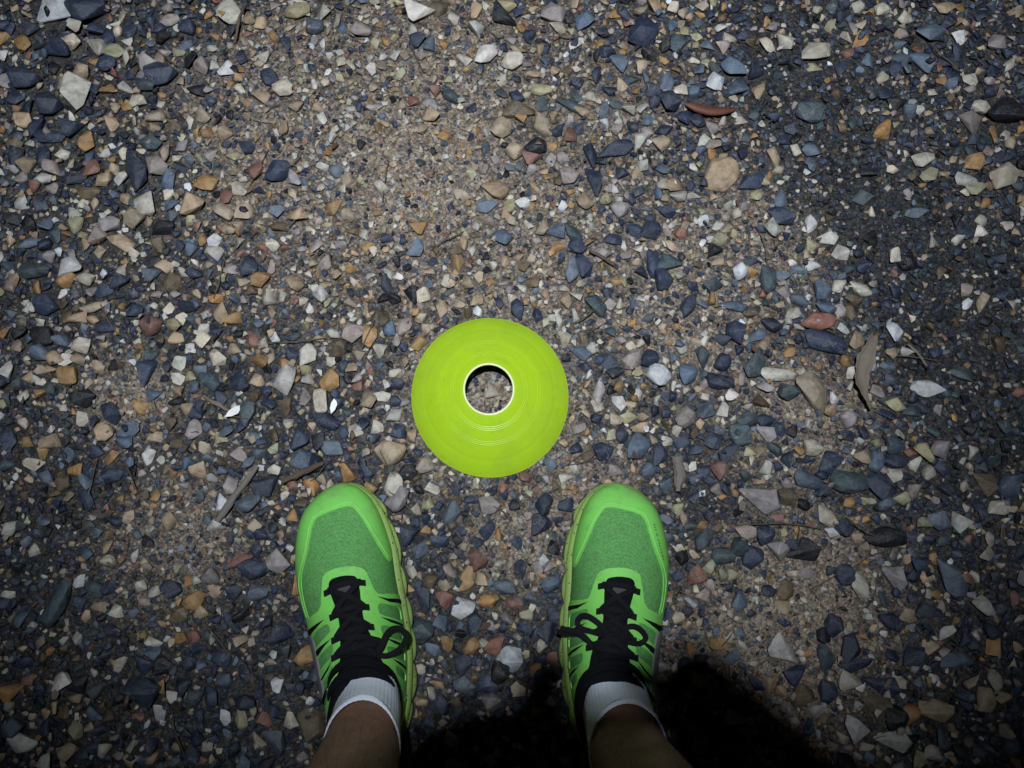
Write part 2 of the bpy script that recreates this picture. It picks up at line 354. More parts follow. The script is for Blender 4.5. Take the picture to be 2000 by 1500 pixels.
# x, y, length, width in millimetres, turn in degrees, colour
STONES = """-589,596,39,46,0,C 275,476,43,41,10,T 376,182,34,47,0,T -584,715,45,35,0,B -624,712,31,45,75,W 664,563,46,27,-20,K 178,682,35,35,0,B -387,712,33,35,0,C -495,480,47,24,95,B 398,248,44,25,-25,B -430,-172,38,28,0,B 302,47,42,25,0,P
-475,620,37,28,10,B 414,71,43,24,-8,E -542,-74,51,19,65,E -233,-210,28,34,0,N 527,-42,45,21,-70,G 450,5,44,21,-3,K -151,105,34,27,-10,T 413,653,38,24,10,C -128,712,35,26,-20,W 427,-195,30,30,0,N 308,221,24,37,-15,E 316,-128,37,24,-60,W
-659,615,35,25,0,B 452,67,35,25,-45,B 492,-194,36,23,0,T 9,571,39,21,-15,N 57,712,31,26,0,P 399,563,32,25,0,E 615,551,25,32,0,P 649,473,32,25,20,C 353,-16,33,24,40,K -619,655,28,28,40,B -622,577,28,28,0,B 389,274,37,21,-10,R
137,513,42,18,8,B -4,-137,28,27,0,W -309,479,32,23,25,B 573,683,35,21,10,G -312,-34,35,21,0,B -478,433,27,27,-20,C 440,-229,33,22,15,C -22,455,29,25,15,T -13,705,35,20,-45,K 352,417,31,22,0,B -286,199,22,31,-10,W 558,638,26,26,0,G
-416,431,27,25,0,T -538,175,32,21,0,K 156,114,21,32,-25,G 521,187,35,19,-15,W -509,380,33,20,0,T 610,67,30,22,30,G -296,717,31,21,0,Y 184,204,27,24,0,W 433,-169,32,20,0,B 392,97,29,22,20,B -469,488,25,25,0,P -15,544,25,25,0,T
211,579,25,25,0,B -281,-24,25,25,0,P 525,-138,39,16,-5,G 397,-213,24,26,0,W -106,-105,24,26,0,E 107,295,26,24,0,E 300,627,31,20,-40,G -596,296,28,22,-20,B -299,66,28,22,20,B -618,532,34,18,-5,B 108,465,18,34,0,B 519,24,29,21,-10,G
-460,208,19,32,0,B 335,206,38,16,-8,C 399,-124,20,30,0,B 0,642,26,23,0,C -615,342,33,18,5,E 330,331,18,33,0,E 393,-163,28,21,-30,C -37,651,29,20,25,W 92,349,20,29,0,B 40,549,32,18,-60,T -567,346,24,24,0,W -440,327,24,24,0,N
-587,540,25,23,0,B 283,130,23,25,0,E 290,-19,23,25,0,B -597,255,26,22,0,K 284,260,22,26,0,B -412,-142,26,22,0,K -274,-230,22,26,0,G -201,260,26,22,0,P -145,67,21,27,0,C 99,704,28,20,45,G 315,465,31,18,0,B 363,73,31,18,-20,G
35,21,23,24,0,B -139,49,29,19,60,P 203,353,29,19,0,E -492,413,22,25,0,T 457,-46,22,25,0,P -569,662,26,21,0,C 261,197,32,17,-5,B -403,463,27,20,0,O -232,147,30,18,-35,B -568,-231,30,18,-15,W -74,34,19,28,0,G 581,67,23,23,0,N
322,-11,23,23,0,P -528,406,24,22,-20,P -460,267,24,22,0,R -275,-106,24,22,0,B 339,-176,22,24,0,N 444,-202,22,24,0,K -58,-79,24,22,0,W -260,99,25,21,0,G -28,-165,26,20,0,B -331,156,17,30,0,E -559,204,24,21,0,O -501,156,21,24,0,B
-342,196,21,24,0,B -229,198,21,24,0,O 370,-134,18,28,0,E -567,523,25,20,60,O -378,421,25,20,0,T 32,518,25,20,0,K 77,345,15,33,0,G -544,657,26,19,10,Y -207,687,26,19,0,P 226,668,19,26,0,E 332,-155,26,19,10,B 104,504,17,29,0,B
-322,45,27,18,10,G 287,11,27,18,0,P 418,-53,27,18,-60,C 57,-74,22,22,0,G -309,600,23,21,-20,C 662,668,23,21,0,P 275,610,21,23,0,W -41,-21,21,23,0,R 215,151,21,23,0,P 181,398,24,20,0,B -340,349,20,24,0,B 195,330,20,24,0,B
221,206,20,24,0,G 78,577,34,14,-5,E -479,137,28,17,0,G 403,-141,34,14,20,B -382,197,26,18,-15,E 473,-134,26,18,50,B 183,353,14,33,0,B 76,475,23,20,0,P 613,495,23,20,0,O -261,232,23,20,25,C 384,28,27,17,-35,C -9,-54,27,17,-30,G
-103,724,24,19,0,N 151,224,24,19,60,P -559,453,25,18,0,N 544,496,25,18,0,C 256,-18,25,18,0,E -581,471,32,14,5,B -10,726,28,16,0,Y 268,108,32,14,45,B 495,-82,28,16,-10,B 451,-94,28,16,-35,B -54,-46,28,16,60,O -107,-72,16,28,0,B
-595,232,26,17,-35,G -240,172,17,26,0,C -181,256,17,26,0,O -328,615,21,21,0,B -280,326,22,20,0,T 400,-40,20,22,0,B -552,637,23,19,0,B 145,637,19,23,0,G -263,123,19,23,0,B 347,183,23,19,0,E -27,43,23,19,0,P -124,6,19,23,0,B
476,97,29,15,0,B -456,401,27,16,10,K -13,389,24,18,-15,G 79,394,27,16,-30,E 231,1,27,16,50,E 383,-99,18,24,0,B 369,-173,18,24,0,B 553,-182,18,24,0,T -14,-151,18,24,0,K 283,295,33,13,0,G -454,468,17,25,0,G -223,113,25,17,0,G
183,105,17,25,0,B 241,229,15,28,0,E 225,295,28,15,50,B 4,510,22,19,0,T 113,109,22,19,20,B 599,468,26,16,-25,C 448,318,26,16,-10,C -44,-98,16,26,0,B -658,556,23,18,0,T -480,519,23,18,10,E -556,485,18,23,0,R 27,499,23,18,0,R
208,611,18,23,0,G -324,331,23,18,15,O -372,286,17,24,0,T 331,271,24,17,0,B 486,261,17,24,0,W -623,501,16,25,0,B -537,388,20,20,0,P -33,432,25,16,0,G 203,424,25,16,0,B -126,374,20,20,0,G 632,573,25,16,0,C 347,499,16,25,0,T
-243,-132,20,20,0,O -24,-185,20,20,0,P 86,232,25,16,-5,G 173,225,20,20,0,B -271,692,21,19,0,G -670,669,19,21,0,O -660,690,21,19,0,B -129,674,21,19,0,B 541,708,21,19,0,C -507,133,21,19,0,T 403,16,21,19,0,B 306,7,19,21,0,B
142,427,22,18,0,P 85,375,22,18,0,B 339,399,18,22,0,C -464,337,22,18,0,G -504,328,22,18,0,B 399,317,18,22,0,G -304,-61,22,18,0,G -408,-56,22,18,0,B -585,-175,22,18,0,O 328,-58,18,22,0,N 271,-70,18,22,0,G -81,-68,18,22,0,R
-56,-165,22,18,0,G -58,-142,18,22,0,B -396,137,17,23,0,P -622,122,17,23,0,B 315,146,23,17,0,B 292,149,23,17,0,E 450,96,17,23,0,G 340,53,23,17,0,N -130,83,23,17,0,K 109,184,13,30,0,P 598,722,24,16,0,T -638,545,27,14,50,B
249,554,21,18,0,B -328,-23,29,13,30,R -490,80,25,15,20,B -119,402,22,17,20,O 530,643,22,17,20,G -546,243,22,17,0,C 401,292,22,17,0,G 437,251,17,22,0,T -494,604,23,16,-15,E 492,-28,23,16,-10,B -473,704,26,14,15,P -517,267,28,13,5,B
-372,228,19,19,0,C 266,222,19,19,0,B 421,149,19,19,0,P 474,116,19,19,0,E 273,-7,19,19,0,E -222,241,19,19,0,N -107,92,19,19,0,P 249,122,19,19,0,B -338,478,18,20,0,R 58,393,20,18,30,G 96,437,20,18,0,T -550,331,24,15,-5,C
-398,-86,20,18,0,N -499,-58,20,18,0,E -512,-239,20,18,0,T 464,-198,18,20,0,O -48,-122,20,18,0,O 47,-50,20,18,0,G -137,268,24,15,65,P -165,281,15,24,0,N 7,290,15,24,0,B -287,165,17,21,0,N 373,113,21,17,0,C 315,129,21,17,0,P
-571,406,16,22,0,Y 398,509,22,16,-25,G 610,455,22,16,0,Y 530,422,27,13,0,G -83,592,25,14,-40,E 39,601,25,14,0,Y 480,167,23,15,0,Y 456,44,23,15,0,G 592,40,23,15,0,C -535,293,31,11,5,T 132,385,20,17,30,B -554,677,16,21,0,B
-599,691,21,16,0,C -81,711,16,21,0,C 6,590,21,16,0,B 40,581,16,21,0,E 203,539,24,14,35,B 513,721,21,16,0,C 623,616,21,16,-40,C 392,407,14,24,0,W 286,-165,24,14,-30,B 62,542,22,15,25,B -528,339,22,15,0,B 349,336,22,15,0,G
354,-38,25,13,-10,P -388,385,18,18,0,W 390,377,18,18,0,Y 421,322,18,18,0,C -381,-142,18,18,0,B -256,-204,18,18,0,C -85,-96,18,18,0,G -548,226,19,17,0,T -305,170,19,17,0,B -515,108,19,17,0,B 460,185,19,17,0,P 333,136,17,19,0,B
499,93,17,19,0,C 471,79,19,17,0,C 226,74,19,17,0,G 65,43,19,17,0,B -195,135,19,17,0,C -166,139,19,17,0,C 123,221,19,17,0,B 134,169,17,19,0,W 170,86,19,17,0,G 48,92,17,19,0,G -528,647,14,23,0,C -519,621,23,14,-15,B
32,-34,14,23,0,P -375,444,16,20,0,R -452,181,20,16,30,G -356,-60,20,16,0,T -586,-92,16,20,0,G -424,-131,20,16,0,G -419,118,21,15,0,N 211,120,21,15,0,B 503,619,22,14,25,C 468,156,28,11,-15,B -314,-204,14,22,0,Y 2,-73,22,14,10,R
-114,668,16,19,0,G 50,-8,16,19,0,K 678,637,25,12,35,C 361,286,20,15,0,C 107,165,20,15,-20,C 418,128,23,13,0,B 261,-136,23,13,50,G 299,677,21,14,0,C -521,215,17,17,0,T -323,179,17,17,0,N -321,199,17,17,0,T -168,237,17,17,0,C
-371,503,16,18,0,Y -401,503,18,16,0,P -454,545,18,16,0,N 89,610,18,16,0,B -91,532,18,16,0,O 615,413,18,16,0,C -370,-84,16,18,0,T -287,-204,18,16,0,R 323,-78,18,16,-15,T 495,-124,16,18,0,T -98,-48,18,16,0,N -447,668,22,13,40,G
167,453,22,13,45,E 310,357,22,13,0,B 307,342,22,13,0,O 438,303,22,13,0,N -411,-198,13,22,0,W -331,251,15,19,0,R -408,160,15,19,0,T -539,86,19,15,0,O -550,104,15,19,0,G 269,251,19,15,0,B -103,47,15,19,0,Y -98,63,19,15,0,C
52,499,14,20,0,P 164,615,23,12,10,E 410,632,23,12,0,Y 445,-68,23,12,-60,E -48,50,23,12,10,B 142,577,25,11,5,E 647,536,11,25,0,O 499,159,21,13,0,E 438,134,13,21,0,B -163,177,21,13,10,C -2,677,19,14,0,P 459,656,19,14,10,R
338,-5,19,14,0,B -496,102,22,12,40,O -424,-118,22,12,0,C -364,346,20,13,0,P 390,350,20,13,0,W 433,287,13,20,0,N 182,537,16,16,0,P 478,724,16,16,0,C 326,561,16,16,0,E -444,-54,16,16,0,C -471,-82,16,16,0,C -571,-88,16,16,0,B
448,-132,16,16,0,B -122,-37,16,16,0,C -422,200,17,15,0,C 420,290,15,17,0,P 128,84,17,15,0,P 108,591,23,11,-45,C -601,507,18,14,0,C -480,545,18,14,0,T 142,716,21,12,0,O -294,85,18,14,30,C -442,-251,18,14,0,T 266,-40,18,14,0,Y
-77,-120,14,18,0,O 14,437,19,13,15,W -354,240,19,13,0,T -463,-142,19,13,50,C -492,-77,20,12,-10,T 377,510,14,17,0,C 86,591,23,10,-50,E 254,679,19,12,0,Y 245,300,15,15,0,G -519,576,16,14,0,O -327,677,14,16,0,O 12,559,16,14,0,O
68,504,16,14,0,P 361,525,16,14,0,B 17,-86,16,14,0,Y -406,204,17,13,0,Y -445,127,17,13,0,T 92,215,17,13,0,B 33,284,13,17,0,B -35,516,11,20,0,E 311,529,20,11,0,E -410,-167,12,18,0,O 324,-96,18,12,0,B 477,218,19,11,0,G
650,406,16,13,0,C -600,120,16,13,0,O 388,10,17,12,0,W 308,555,18,11,0,C 55,520,14,14,0,O 661,534,14,14,0,C -428,-60,14,14,0,C -569,-161,14,14,0,R -231,224,15,13,0,C -269,67,15,13,0,R 621,724,16,12,0,O -578,-11,12,16,0,C
421,3,16,12,0,T 548,-46,16,12,0,R -195,191,13,13,0,R -409,683,14,12,0,O 585,614,14,12,0,O -393,-113,14,12,0,O 508,-64,16,10,0,O -388,-47,12,12,0,O"""
stones = []
for e in STONES.split():
    a = e.split(','); stones.append((float(a[0]) / 1e3, float(a[1]) / 1e3, float(a[2]) / 1e3, float(a[3]) / 1e3, float(a[4]), a[5]))

SHOES = {'right': dict(o=(.1115, -.2355), rz=R(-4.3), m=1), 'left': dict(o=(-.1545, -.2322), rz=R(11.5), m=-1)}
DISC = Vector((-.0277, .178, 0))
def in_shoe(x, y, pad=0.0):
    for q in SHOES.values():
        dx, dy = x - q['o'][0], y - q['o'][1]; c, s = math.cos(-q['rz']), math.sin(-q['rz'])
        X, Y = (dx * c - dy * s) * q['m'], dx * s + dy * c
        if -.004 - pad < Y < .303 + pad and abs(X + .003) < np.interp(Y, [0, .03, .1, .2, .26, .3], [.02, .042, .054, .064, .058, .018]) + pad: return True
    return False

# height raster (2 mm) so that later stones come to rest on earlier ones
CELL = .002; X0, Y0 = -1.25, -.8
HN = np.zeros((1250, 1050), np.float32); OCC = np.zeros((1250, 1050), bool)
def cells(x, y, r):
    i0, i1 = int((x - r - X0) / CELL), int((x + r - X0) / CELL) + 1
    j0, j1 = int((y - r - Y0) / CELL), int((y + r - Y0) / CELL) + 1
    return slice(max(i0, 0), max(i1, 1)), slice(max(j0, 0), max(j1, 1))
def settle(x, y, lx, ly, h, frac):
    si, sj = cells(x, y, .4 * min(lx, ly))
    base = float(HN[si, sj].mean()) if HN[si, sj].size else 0
    si, sj = cells(x, y, .41 * math.sqrt(lx * ly))
    z = base * .9 + h * frac + float(ground_z(x, y))
    HN[si, sj] = np.maximum(HN[si, sj], base * .9 + h * (frac + .42)); OCC[si, sj] = True
    return z

# stones one can pick out: each an object of its own
SPECIAL = {   # nearest (x mm, y mm): label
    (275, 477): 'big blocky tan rock just below the reddish seed pod',
    (-22, 455): 'squarish sandy rock in the bare sand above the yellow disc cone',
    (376, 182): 'broad flat tan boulder half buried in the dirt beside the dry curled leaf',
    (389, 274): 'glossy red-brown stone touching the long slate-blue wedge',
    (398, 248): 'long slate-blue wedge-shaped stone below the glossy red-brown stone',
    (520, 188): 'oblong chalky white stone on the edge of the dark grit',
    (485, 261): 'upright white oval stone beside the tip of the dry curled leaf',
    (-589, 596): 'large cream two-toned stone at the edge of the blue-grey gravel',
    (-4, -136): 'large round whitish stone between the heels of the two shoes',
    (316, -128): 'large chalky oblong stone in the bare dirt beside the right shoe',
    (450, 5): 'long blackish slab-like stone beyond the right shoe toe',
    (-495, 480): 'tall upright slate-blue stone with a squared top',
    (-151, 105): 'flat triangular tan stone lying between the disc cone and the left shoe toe',
}
sp_left = {k: v for k, v in SPECIAL.items()}
def special_for(x, y, L):
    for k in list(sp_left):
        if (k[0] / 1e3 - x) ** 2 + (k[1] / 1e3 - y) ** 2 < .006 ** 2 and L > .020: return sp_left.pop(k)
big_me = []
for V, Fc in BIG:
    big_me.append(mesh('stone', V, Fc, True, 38)); big_me[-1].materials.append(M['stone'])
rest = []; n_single = 0; placed = []; plain = []
for x, y, lx, ly, ang, ck in stones:
    if in_shoe(x, y, .004): continue
    if (Vector((x, y, 0)) - DISC).length < .104: continue
    if n_single >= 300: rest.append((x, y, lx, ly, ang, ck)); continue
    n_single += 1
    lx *= 1.2; ly *= 1.2
    k = rnd.randrange(len(BIG)); h = min(lx, ly) * rnd.uniform(.55, .85)
    o = link('stone', big_me[k])
    o.scale = (lx / 2, ly / 2, h / 2)
    sunk = .12 if (ck == 'T' and lx > .045) or ck == 'N' else rnd.uniform(.38, .5)
    o.location = (x, y, settle(x, y, lx, ly, h, sunk))
    o.rotation_euler = (R(rnd.uniform(-7, 7)), R(rnd.uniform(-7, 7)), R(ang + rnd.uniform(-6, 6)))
    f = rnd.uniform(.78, 1.25); g1 = rnd.uniform(.93, 1.07)
    base = PAL[ck]; o.color = (base[0] * f * g1, base[1] * f, base[2] * f / g1, 1)
    L = max(lx, ly)
    size = 'large' if L > .042 else 'medium-sized' if L > .030 else 'small'
    form = 'elongated ' if max(lx, ly) / min(lx, ly) > 1.55 else 'chunky ' if max(lx, ly) / min(lx, ly) < 1.15 else ''
    lab = special_for(x, y, L)
    if lab: tag(o, lab, 'stone')
    else:
        plain.append((o, x, y, f'{size} {form}{COLNAME[ck]}'))
    placed.append((x, y, ck))
def where(x, y):
    if in_shoe(x, y, .05) or (-.1 < x < .06 and y < .07):
        if -.1 < x < .06 and y < .07: return 'between the two shoes'
        if y > .06: return 'just ahead of the ' + ('right' if x > 0 else 'left') + ' shoe toe'
        return 'outside the ' + ('right' if x > 0 else 'left') + ' shoe'
    for nm, px, py, rr in (('dry curled leaf', .44, .2, .10), ('reddish seed pod', .263, .563, .10), ('thick grey-brown stick', -.335, .056, .09), ('thin white chip', -.345, .157, .07), ('stubby grey wood', .203, .08, .06), ('two-toned cream stone', -.578, .6, .1), ('slab-like blackish stone', .446, .003, .09)):
        if math.hypot(x - px, y - py) < rr: return 'near the ' + nm
    d_ = math.hypot(x - DISC.x, y - DISC.y)
    if d_ < .20: return 'by the disc cone, ' + ('beyond it' if y > DISC.y + .09 else ('right' if x > DISC.x else 'left') + '-shoe side')
    s_, g_ = float(field(SAND, x, y)), float(field(GRIT, x, y))
    if g_ > .4: return 'on the dark grit'
    if s_ > .4: return 'on bare sandy ground'
    if y < .0: return 'in gravel beside the ' + ('right' if x > 0 else 'left') + ' shoe'
    return 'in thick gravel'
for o, x, y, what in plain:
    near_ = min(((x - a) ** 2 + (y - b_) ** 2, c_) for a, b_, c_ in placed if (a, b_) != (x, y))
    lab = f'{what} stone beside {"an" if COLNAME[near_[1]][0] in "aeio" else "a"} {COLNAME[near_[1]]} one, {where(x, y)}'
    tag(o, lab, 'stone', f'{what} stones')

# ------------------------------------------------------------------ the rest of the gravel (uncountable)
def assemble(shapes, items):
    """items: list of (x,y,z,lx,ly,h,ang,tx,ty,shape,rgb)"""
    Vs = []; Fs = []; Cs = []; base = 0
    A = np.array([i[:9] for i in items]); S_ = np.array([i[9] for i in items]); C_ = np.array([i[10] for i in items])
    for k, (V, Fc) in enumerate(shapes):
        q = A[S_ == k]; cc = C_[S_ == k]; n = len(q)
        if not n: continue
        P = V[None] * (q[:, None, 3:6] / 2)
        for (a, b_), axis in (((1, 2), 7), ((2, 0), 8), ((0, 1), 6)):
            ca, sa_ = np.cos(q[:, axis])[:, None], np.sin(q[:, axis])[:, None]
            u, w = P[..., a].copy(), P[..., b_].copy()
            P[..., a] = u * ca - w * sa_; P[..., b_] = u * sa_ + w * ca
        P = P + q[:, None, :3]
        m = len(V)
        Fs.append((Fc[None] + (np.arange(n) * m)[:, None, None] + base).reshape(-1, 3))
        Vs.append(P.reshape(-1, 3)); Cs.append(np.repeat(cc, m, 0)); base += n * m
    return np.concatenate(Vs), np.concatenate(Fs), np.concatenate(Cs)

def cdf(d): p = np.array([d.get(k, 0) for k in KEYS], float); return np.cumsum(p / p.sum())
MIXES = {'slate': cdf(dict(B=44, G=13, E=9, K=9, T=7, C=9, O=3, R=1.5, P=7, W=3, Y=2, N=3)),
         'sandy': cdf(dict(B=14, G=6, E=3, K=4, T=24, C=22, O=7, R=3, P=12, W=4, Y=5, N=5)),
         'grit': cdf(dict(B=38, G=6, E=10, K=30, T=3, C=4, O=1, R=1, P=4, W=1, Y=1, N=8)),
         'mixed': cdf(dict(B=32, G=9, E=5, K=8, T=14, C=15, O=6, R=2.5, P=9, W=3.5, Y=3, N=5))}
def pick(x, y, s, gq):
    r = rnd.random()
    if gq > .35 and r < gq: mx = 'grit'
    elif s > .3 and rnd.random() < s: mx = 'sandy'
    else:
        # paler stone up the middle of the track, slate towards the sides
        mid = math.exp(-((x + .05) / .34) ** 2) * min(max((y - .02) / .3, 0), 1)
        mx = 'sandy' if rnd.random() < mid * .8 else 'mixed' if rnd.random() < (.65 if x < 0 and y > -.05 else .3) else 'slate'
    k = int(np.searchsorted(MIXES[mx], rnd.random())); k = min(k, len(KEYS) - 1)
    f = rnd.uniform(.7, 1.3); g1 = rnd.uniform(.92, 1.08)
    c = PALA[k]; return (c[0] * f * g1, c[1] * f, c[2] * f / g1)
rx_ = np.arange(X0, X0 + 2.5, .01); ry_ = np.arange(Y0, Y0 + 2.1, .01)
RX, RY = np.meshgrid(rx_, ry_, indexing='ij')
FS, FG = field(SAND, RX, RY), field(GRIT, RX, RY)
def ground_kind(x, y):
    i, j = int((x - X0) / .01), int((y - Y0) / .01); return float(FS[i, j]), float(FG[i, j])
mid_items = []; mid2 = []
def put(x, y, lx, ly, h, ang, frac, rgb, shapes, out, tilt=.3):
    z = settle(x, y, lx, ly, h, frac)
    out.append((x, y, z, lx, ly, h, ang, rnd.gauss(0, tilt), rnd.gauss(0, tilt), rnd.randrange(len(shapes)), rgb))
for x, y, lx, ly, ang, ck in rest:
    f = rnd.uniform(.8, 1.2)
    put(x, y, lx * 1.05, ly * 1.05, min(lx, ly) * rnd.uniform(.5, .8), R(ang), .32, tuple(np.array(PAL[ck]) * f), MID, mid_items, .12)

put(DISC.x + .001, DISC.y + .004, .017, .015, .011, .4, .4, (.36, .33, .27), MID, mid_items, .1)
for _ in range(60):
    a_, r_ = rnd.uniform(0, 6.3), .052 * rnd.random() ** .5
    if r_ < .010: continue
    L_ = rnd.uniform(.004, .0095); put(DISC.x + r_ * math.cos(a_), DISC.y + r_ * math.sin(a_), L_, L_ * .8, L_ * .6, rnd.uniform(0, 6), .3, pick(DISC.x, DISC.y, .9, 0), MID, mid_items)
def free(x, y, r, tol=.22):
    si, sj = cells(x, y, r); q = OCC[si, sj]
    return q.size and q.mean() < tol
def near_disc(x, y, pad): return math.hypot(x - DISC.x, y - DISC.y) < .102 + pad
def scatter(n, box, lo, hi, keep, shapes, out, power=2.0, check=True, frac=(.25, .4), tilt=.3, allow_under=False, tol=.22):
    made = 0
    for _ in range(n):
        x = rnd.uniform(box[0], box[1]); y = rnd.uniform(box[2], box[3])
        s, gq = ground_kind(x, y)
        L = lo + (hi - lo) * rnd.random() ** power
        if rnd.random() > keep(s, gq, L): continue
        if not allow_under and (in_shoe(x, y, .002 if L > .012 else -.006) or near_disc(x, y, L * .4)): continue
        w = L * rnd.uniform(.55, .95)
        if check and not free(x, y, .42 * w, tol): continue
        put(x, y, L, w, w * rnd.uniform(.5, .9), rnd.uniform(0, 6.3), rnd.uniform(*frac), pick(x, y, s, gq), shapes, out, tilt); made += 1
    return made
VIEW = (-.86, .86, -.40, .92); OUT = (-1.2, 1.2, -.75, 1.25)
dense = lambda s, gq, L: max(.0, 1 - .97 * s - .93 * gq) if L > .012 else max(.06, 1 - .86 * s - .85 * gq)
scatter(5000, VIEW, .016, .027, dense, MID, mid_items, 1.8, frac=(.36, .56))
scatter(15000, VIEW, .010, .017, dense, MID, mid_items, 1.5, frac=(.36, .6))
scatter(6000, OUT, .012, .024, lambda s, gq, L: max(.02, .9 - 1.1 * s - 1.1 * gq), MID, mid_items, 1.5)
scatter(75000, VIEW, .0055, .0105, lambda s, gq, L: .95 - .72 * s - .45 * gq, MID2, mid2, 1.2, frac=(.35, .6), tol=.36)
# a loose upper layer
scatter(900, VIEW, .007, .014, lambda s, gq, L: max(0, .95 - s - gq), MID, mid_items, 1.3, False, (.35, .5), .5)
tiny = []
OCCk = OCC.copy()
def grains(n, lo, hi, under=True):
    for _ in range(n):
        x = rnd.uniform(VIEW[0], VIEW[1]); y = rnd.uniform(VIEW[2], VIEW[3])
        i, j = int((x - X0) / CELL), int((y - Y0) / CELL)
        if OCCk[i, j] and rnd.random() < .995: continue
        L = rnd.uniform(lo, hi)
        if L > .0045 and (in_shoe(x, y, 0) or math.hypot(x - DISC.x, y - DISC.y) > .06 and near_disc(x, y, 0)): continue
        s, gq = ground_kind(x, y); w = L * rnd.uniform(.6, 1)
        z = (float(HN[i, j]) * .9 if OCCk[i, j] else 0) + L * .2 + float(ground_z(x, y))
        tiny.append((x, y, z, L, w, w * .75, rnd.uniform(0, 6.3), rnd.gauss(0, .4), rnd.gauss(0, .4), rnd.randrange(len(TINY)), tuple(min(v_, .36) * .9 for v_ in pick(x, y, s, gq))))
grains(40000, .0026, .0045)
grains(36000, .004, .0066)
V, F, C_ = assemble(MID, mid_items)
me = big_mesh('gravel', V, F, C_); me.set_sharp_from_angle(angle=R(42))
V, F, C_ = assemble(MID2, mid2)
me2 = big_mesh('pebbles', V, F, C_); me2.set_sharp_from_angle(angle=R(36))
tag(link('pebbles', me2, M['gravel']), 'small mixed pebbles packed between the larger stones', 'pebbles', kind='stuff')
tag(link('gravel', me, M['gravel']), 'mixed slate, tan and cream crushed gravel covering the track', 'gravel', kind='stuff')
V, F, C_ = assemble(TINY, tiny)
me = big_mesh('grit', V, F, C_); me.set_sharp_from_angle(angle=R(30))
tag(link('grit', me, M['gravel']), 'fine stone grit and sand grains between the larger stones', 'grit', kind='stuff')
print('tris', sum(len(MID[i[9]][1]) for i in mid_items), len(mid2), sum(len(MID2[i[9]][1]) for i in mid2), sum(len(TINY[i[9]][1]) for i in tiny)); print('gravel', len(mid_items), 'grains', len(tiny), 'singles', n_single, 'special left', list(sp_left))

# ------------------------------------------------------------------ twigs, needles, leaf, chips
def top_z(x, y):
    si, sj = cells(x, y, .004); return float(HN[si, sj].max())
def lie(path, lift):
    P = catmull([(x, y, 0) for x, y in path], 6)
    zs = np.array([top_z(p[0], p[1]) for p in P]); n = len(zs)
    line = np.linspace(zs[:3].mean(), zs[-3:].mean(), n); zz = np.maximum(line, np.convolve(np.pad(zs, 3, 'edge'), np.ones(7) / 7, 'valid') * .9)
    P[:, 2] = np.convolve(np.pad(zz, 2, 'edge'), np.ones(5) / 5, 'valid') + lift
    return P
def twig(path, rad, label, mat='twig', group=None, name='twig', cat='twig', wob=.0012):
    P = lie(path, rad * .7)
    P[:, :2] += np.cumsum(rng.normal(0, wob * .5, (len(P), 2)), 0) * .5
    V, Fc = tube(P, [rad * .8, rad, rad * .95, rad * .55], 7)
    V = V + rng.normal(0, rad * .09, V.shape)
    c = P[len(P) // 2]
    o = link(name, mesh(name, V - c, Fc, True, 50), M[mat]); o.location = c
    return tag(o, label, cat, group)
twig([(-.355, .023), (-.335, .056), (-.312, .091)], .0042, 'thick straight grey-brown stick lying ahead of the left shoe, pointing away from it', 'wood_grey', name='stick', cat='stick')
twig([(-.281, .071), (-.256, .082), (-.231, .093)], .0040, 'short brown stick lying across the toe of the left shoe', name='stick', cat='stick')
twig([(-.384, .177), (-.368, .168), (-.351, .158)], .0028, 'short pale stick ending at a white chip', 'leaf_dry', name='stick', cat='stick')
twig([(.202, .102), (.205, .08), (.202, .059)], .0068, 'stubby grey weathered piece of wood above the right shoe toe', 'wood_grey', name='wood_piece', cat='wood')
twig([(.499, .243), (.51, .231), (.521, .214)], .0017, 'thin grey twig on the dark grit beside the dry curled leaf', 'wood_grey')
twig([(-.377, .666), (-.37, .697), (-.363, .724)], .0017, 'thin dark twig leaning beside a cream stone')
twig([(.099, .366), (.115, .359), (.131, .349)], .0022, 'short thin dark-brown twig beside slate-blue stones in the sand')
NEEDLES = [[(-.486, .658), (-.463, .636), (-.435, .62)], [(-.17, .436), (-.166, .468), (-.163, .497)], [(-.309, .246), (-.27, .248), (-.232, .254)], [(-.291, .401), (-.282, .411), (-.271, .42)], [(.271, .019), (.327, .021), (.376, .015)], [(.346, .031), (.347, .013), (.342, -.002)], [(.406, -.032), (.428, -.017), (.447, -.011)], [(.059, .087), (.088, .105), (.113, .115)], [(.062, .09), (.094, .096), (.119, .108)], [(.198, .237), (.198, .211), (.196, .188)], [(.308, .401), (.309, .38), (.307, .359)], [(-.475, .096), (-.464, .071), (-.456, .056)], [(-.246, .071), (-.238, .08), (-.225, .096)], [(-.149, .059), (-.13, .043), (-.116, .028)], [(-.025, .043), (-.009, .031), (0, .022)], [(.351, -.235), (.399, -.227), (.429, -.22)], [(-.16, .108), (-.15, .09), (-.14, .077)], [(-.365, -.094), (-.348, -.111), (-.335, -.126)], [(.09, .254), (.105, .264), (.12, .274)], [(.195, -.044), (.2, -.056), (.209, -.062)], [(-.437, .479), (-.428, .468), (-.414, .45)], [(-.296, .479), (-.289, .486), (-.28, .501)], [(.401, .028), (.424, .01), (.436, .004)], [(.246, -.123), (.255, -.114), (.265, -.104)]]
for _ in range(26):
    x, y, a, l = rnd.uniform(-.6, .6), rnd.uniform(-.22, .68), rnd.uniform(0, 6.3), rnd.uniform(.012, .03)
    if in_shoe(x, y, .03) or math.hypot(x - DISC.x, y - DISC.y) < .13: continue
    NEEDLES.append([(x - l * math.cos(a), y - l * math.sin(a)), (x + rnd.uniform(-.003, .003), y + rnd.uniform(-.003, .003)), (x + l * math.cos(a), y + l * math.sin(a))])
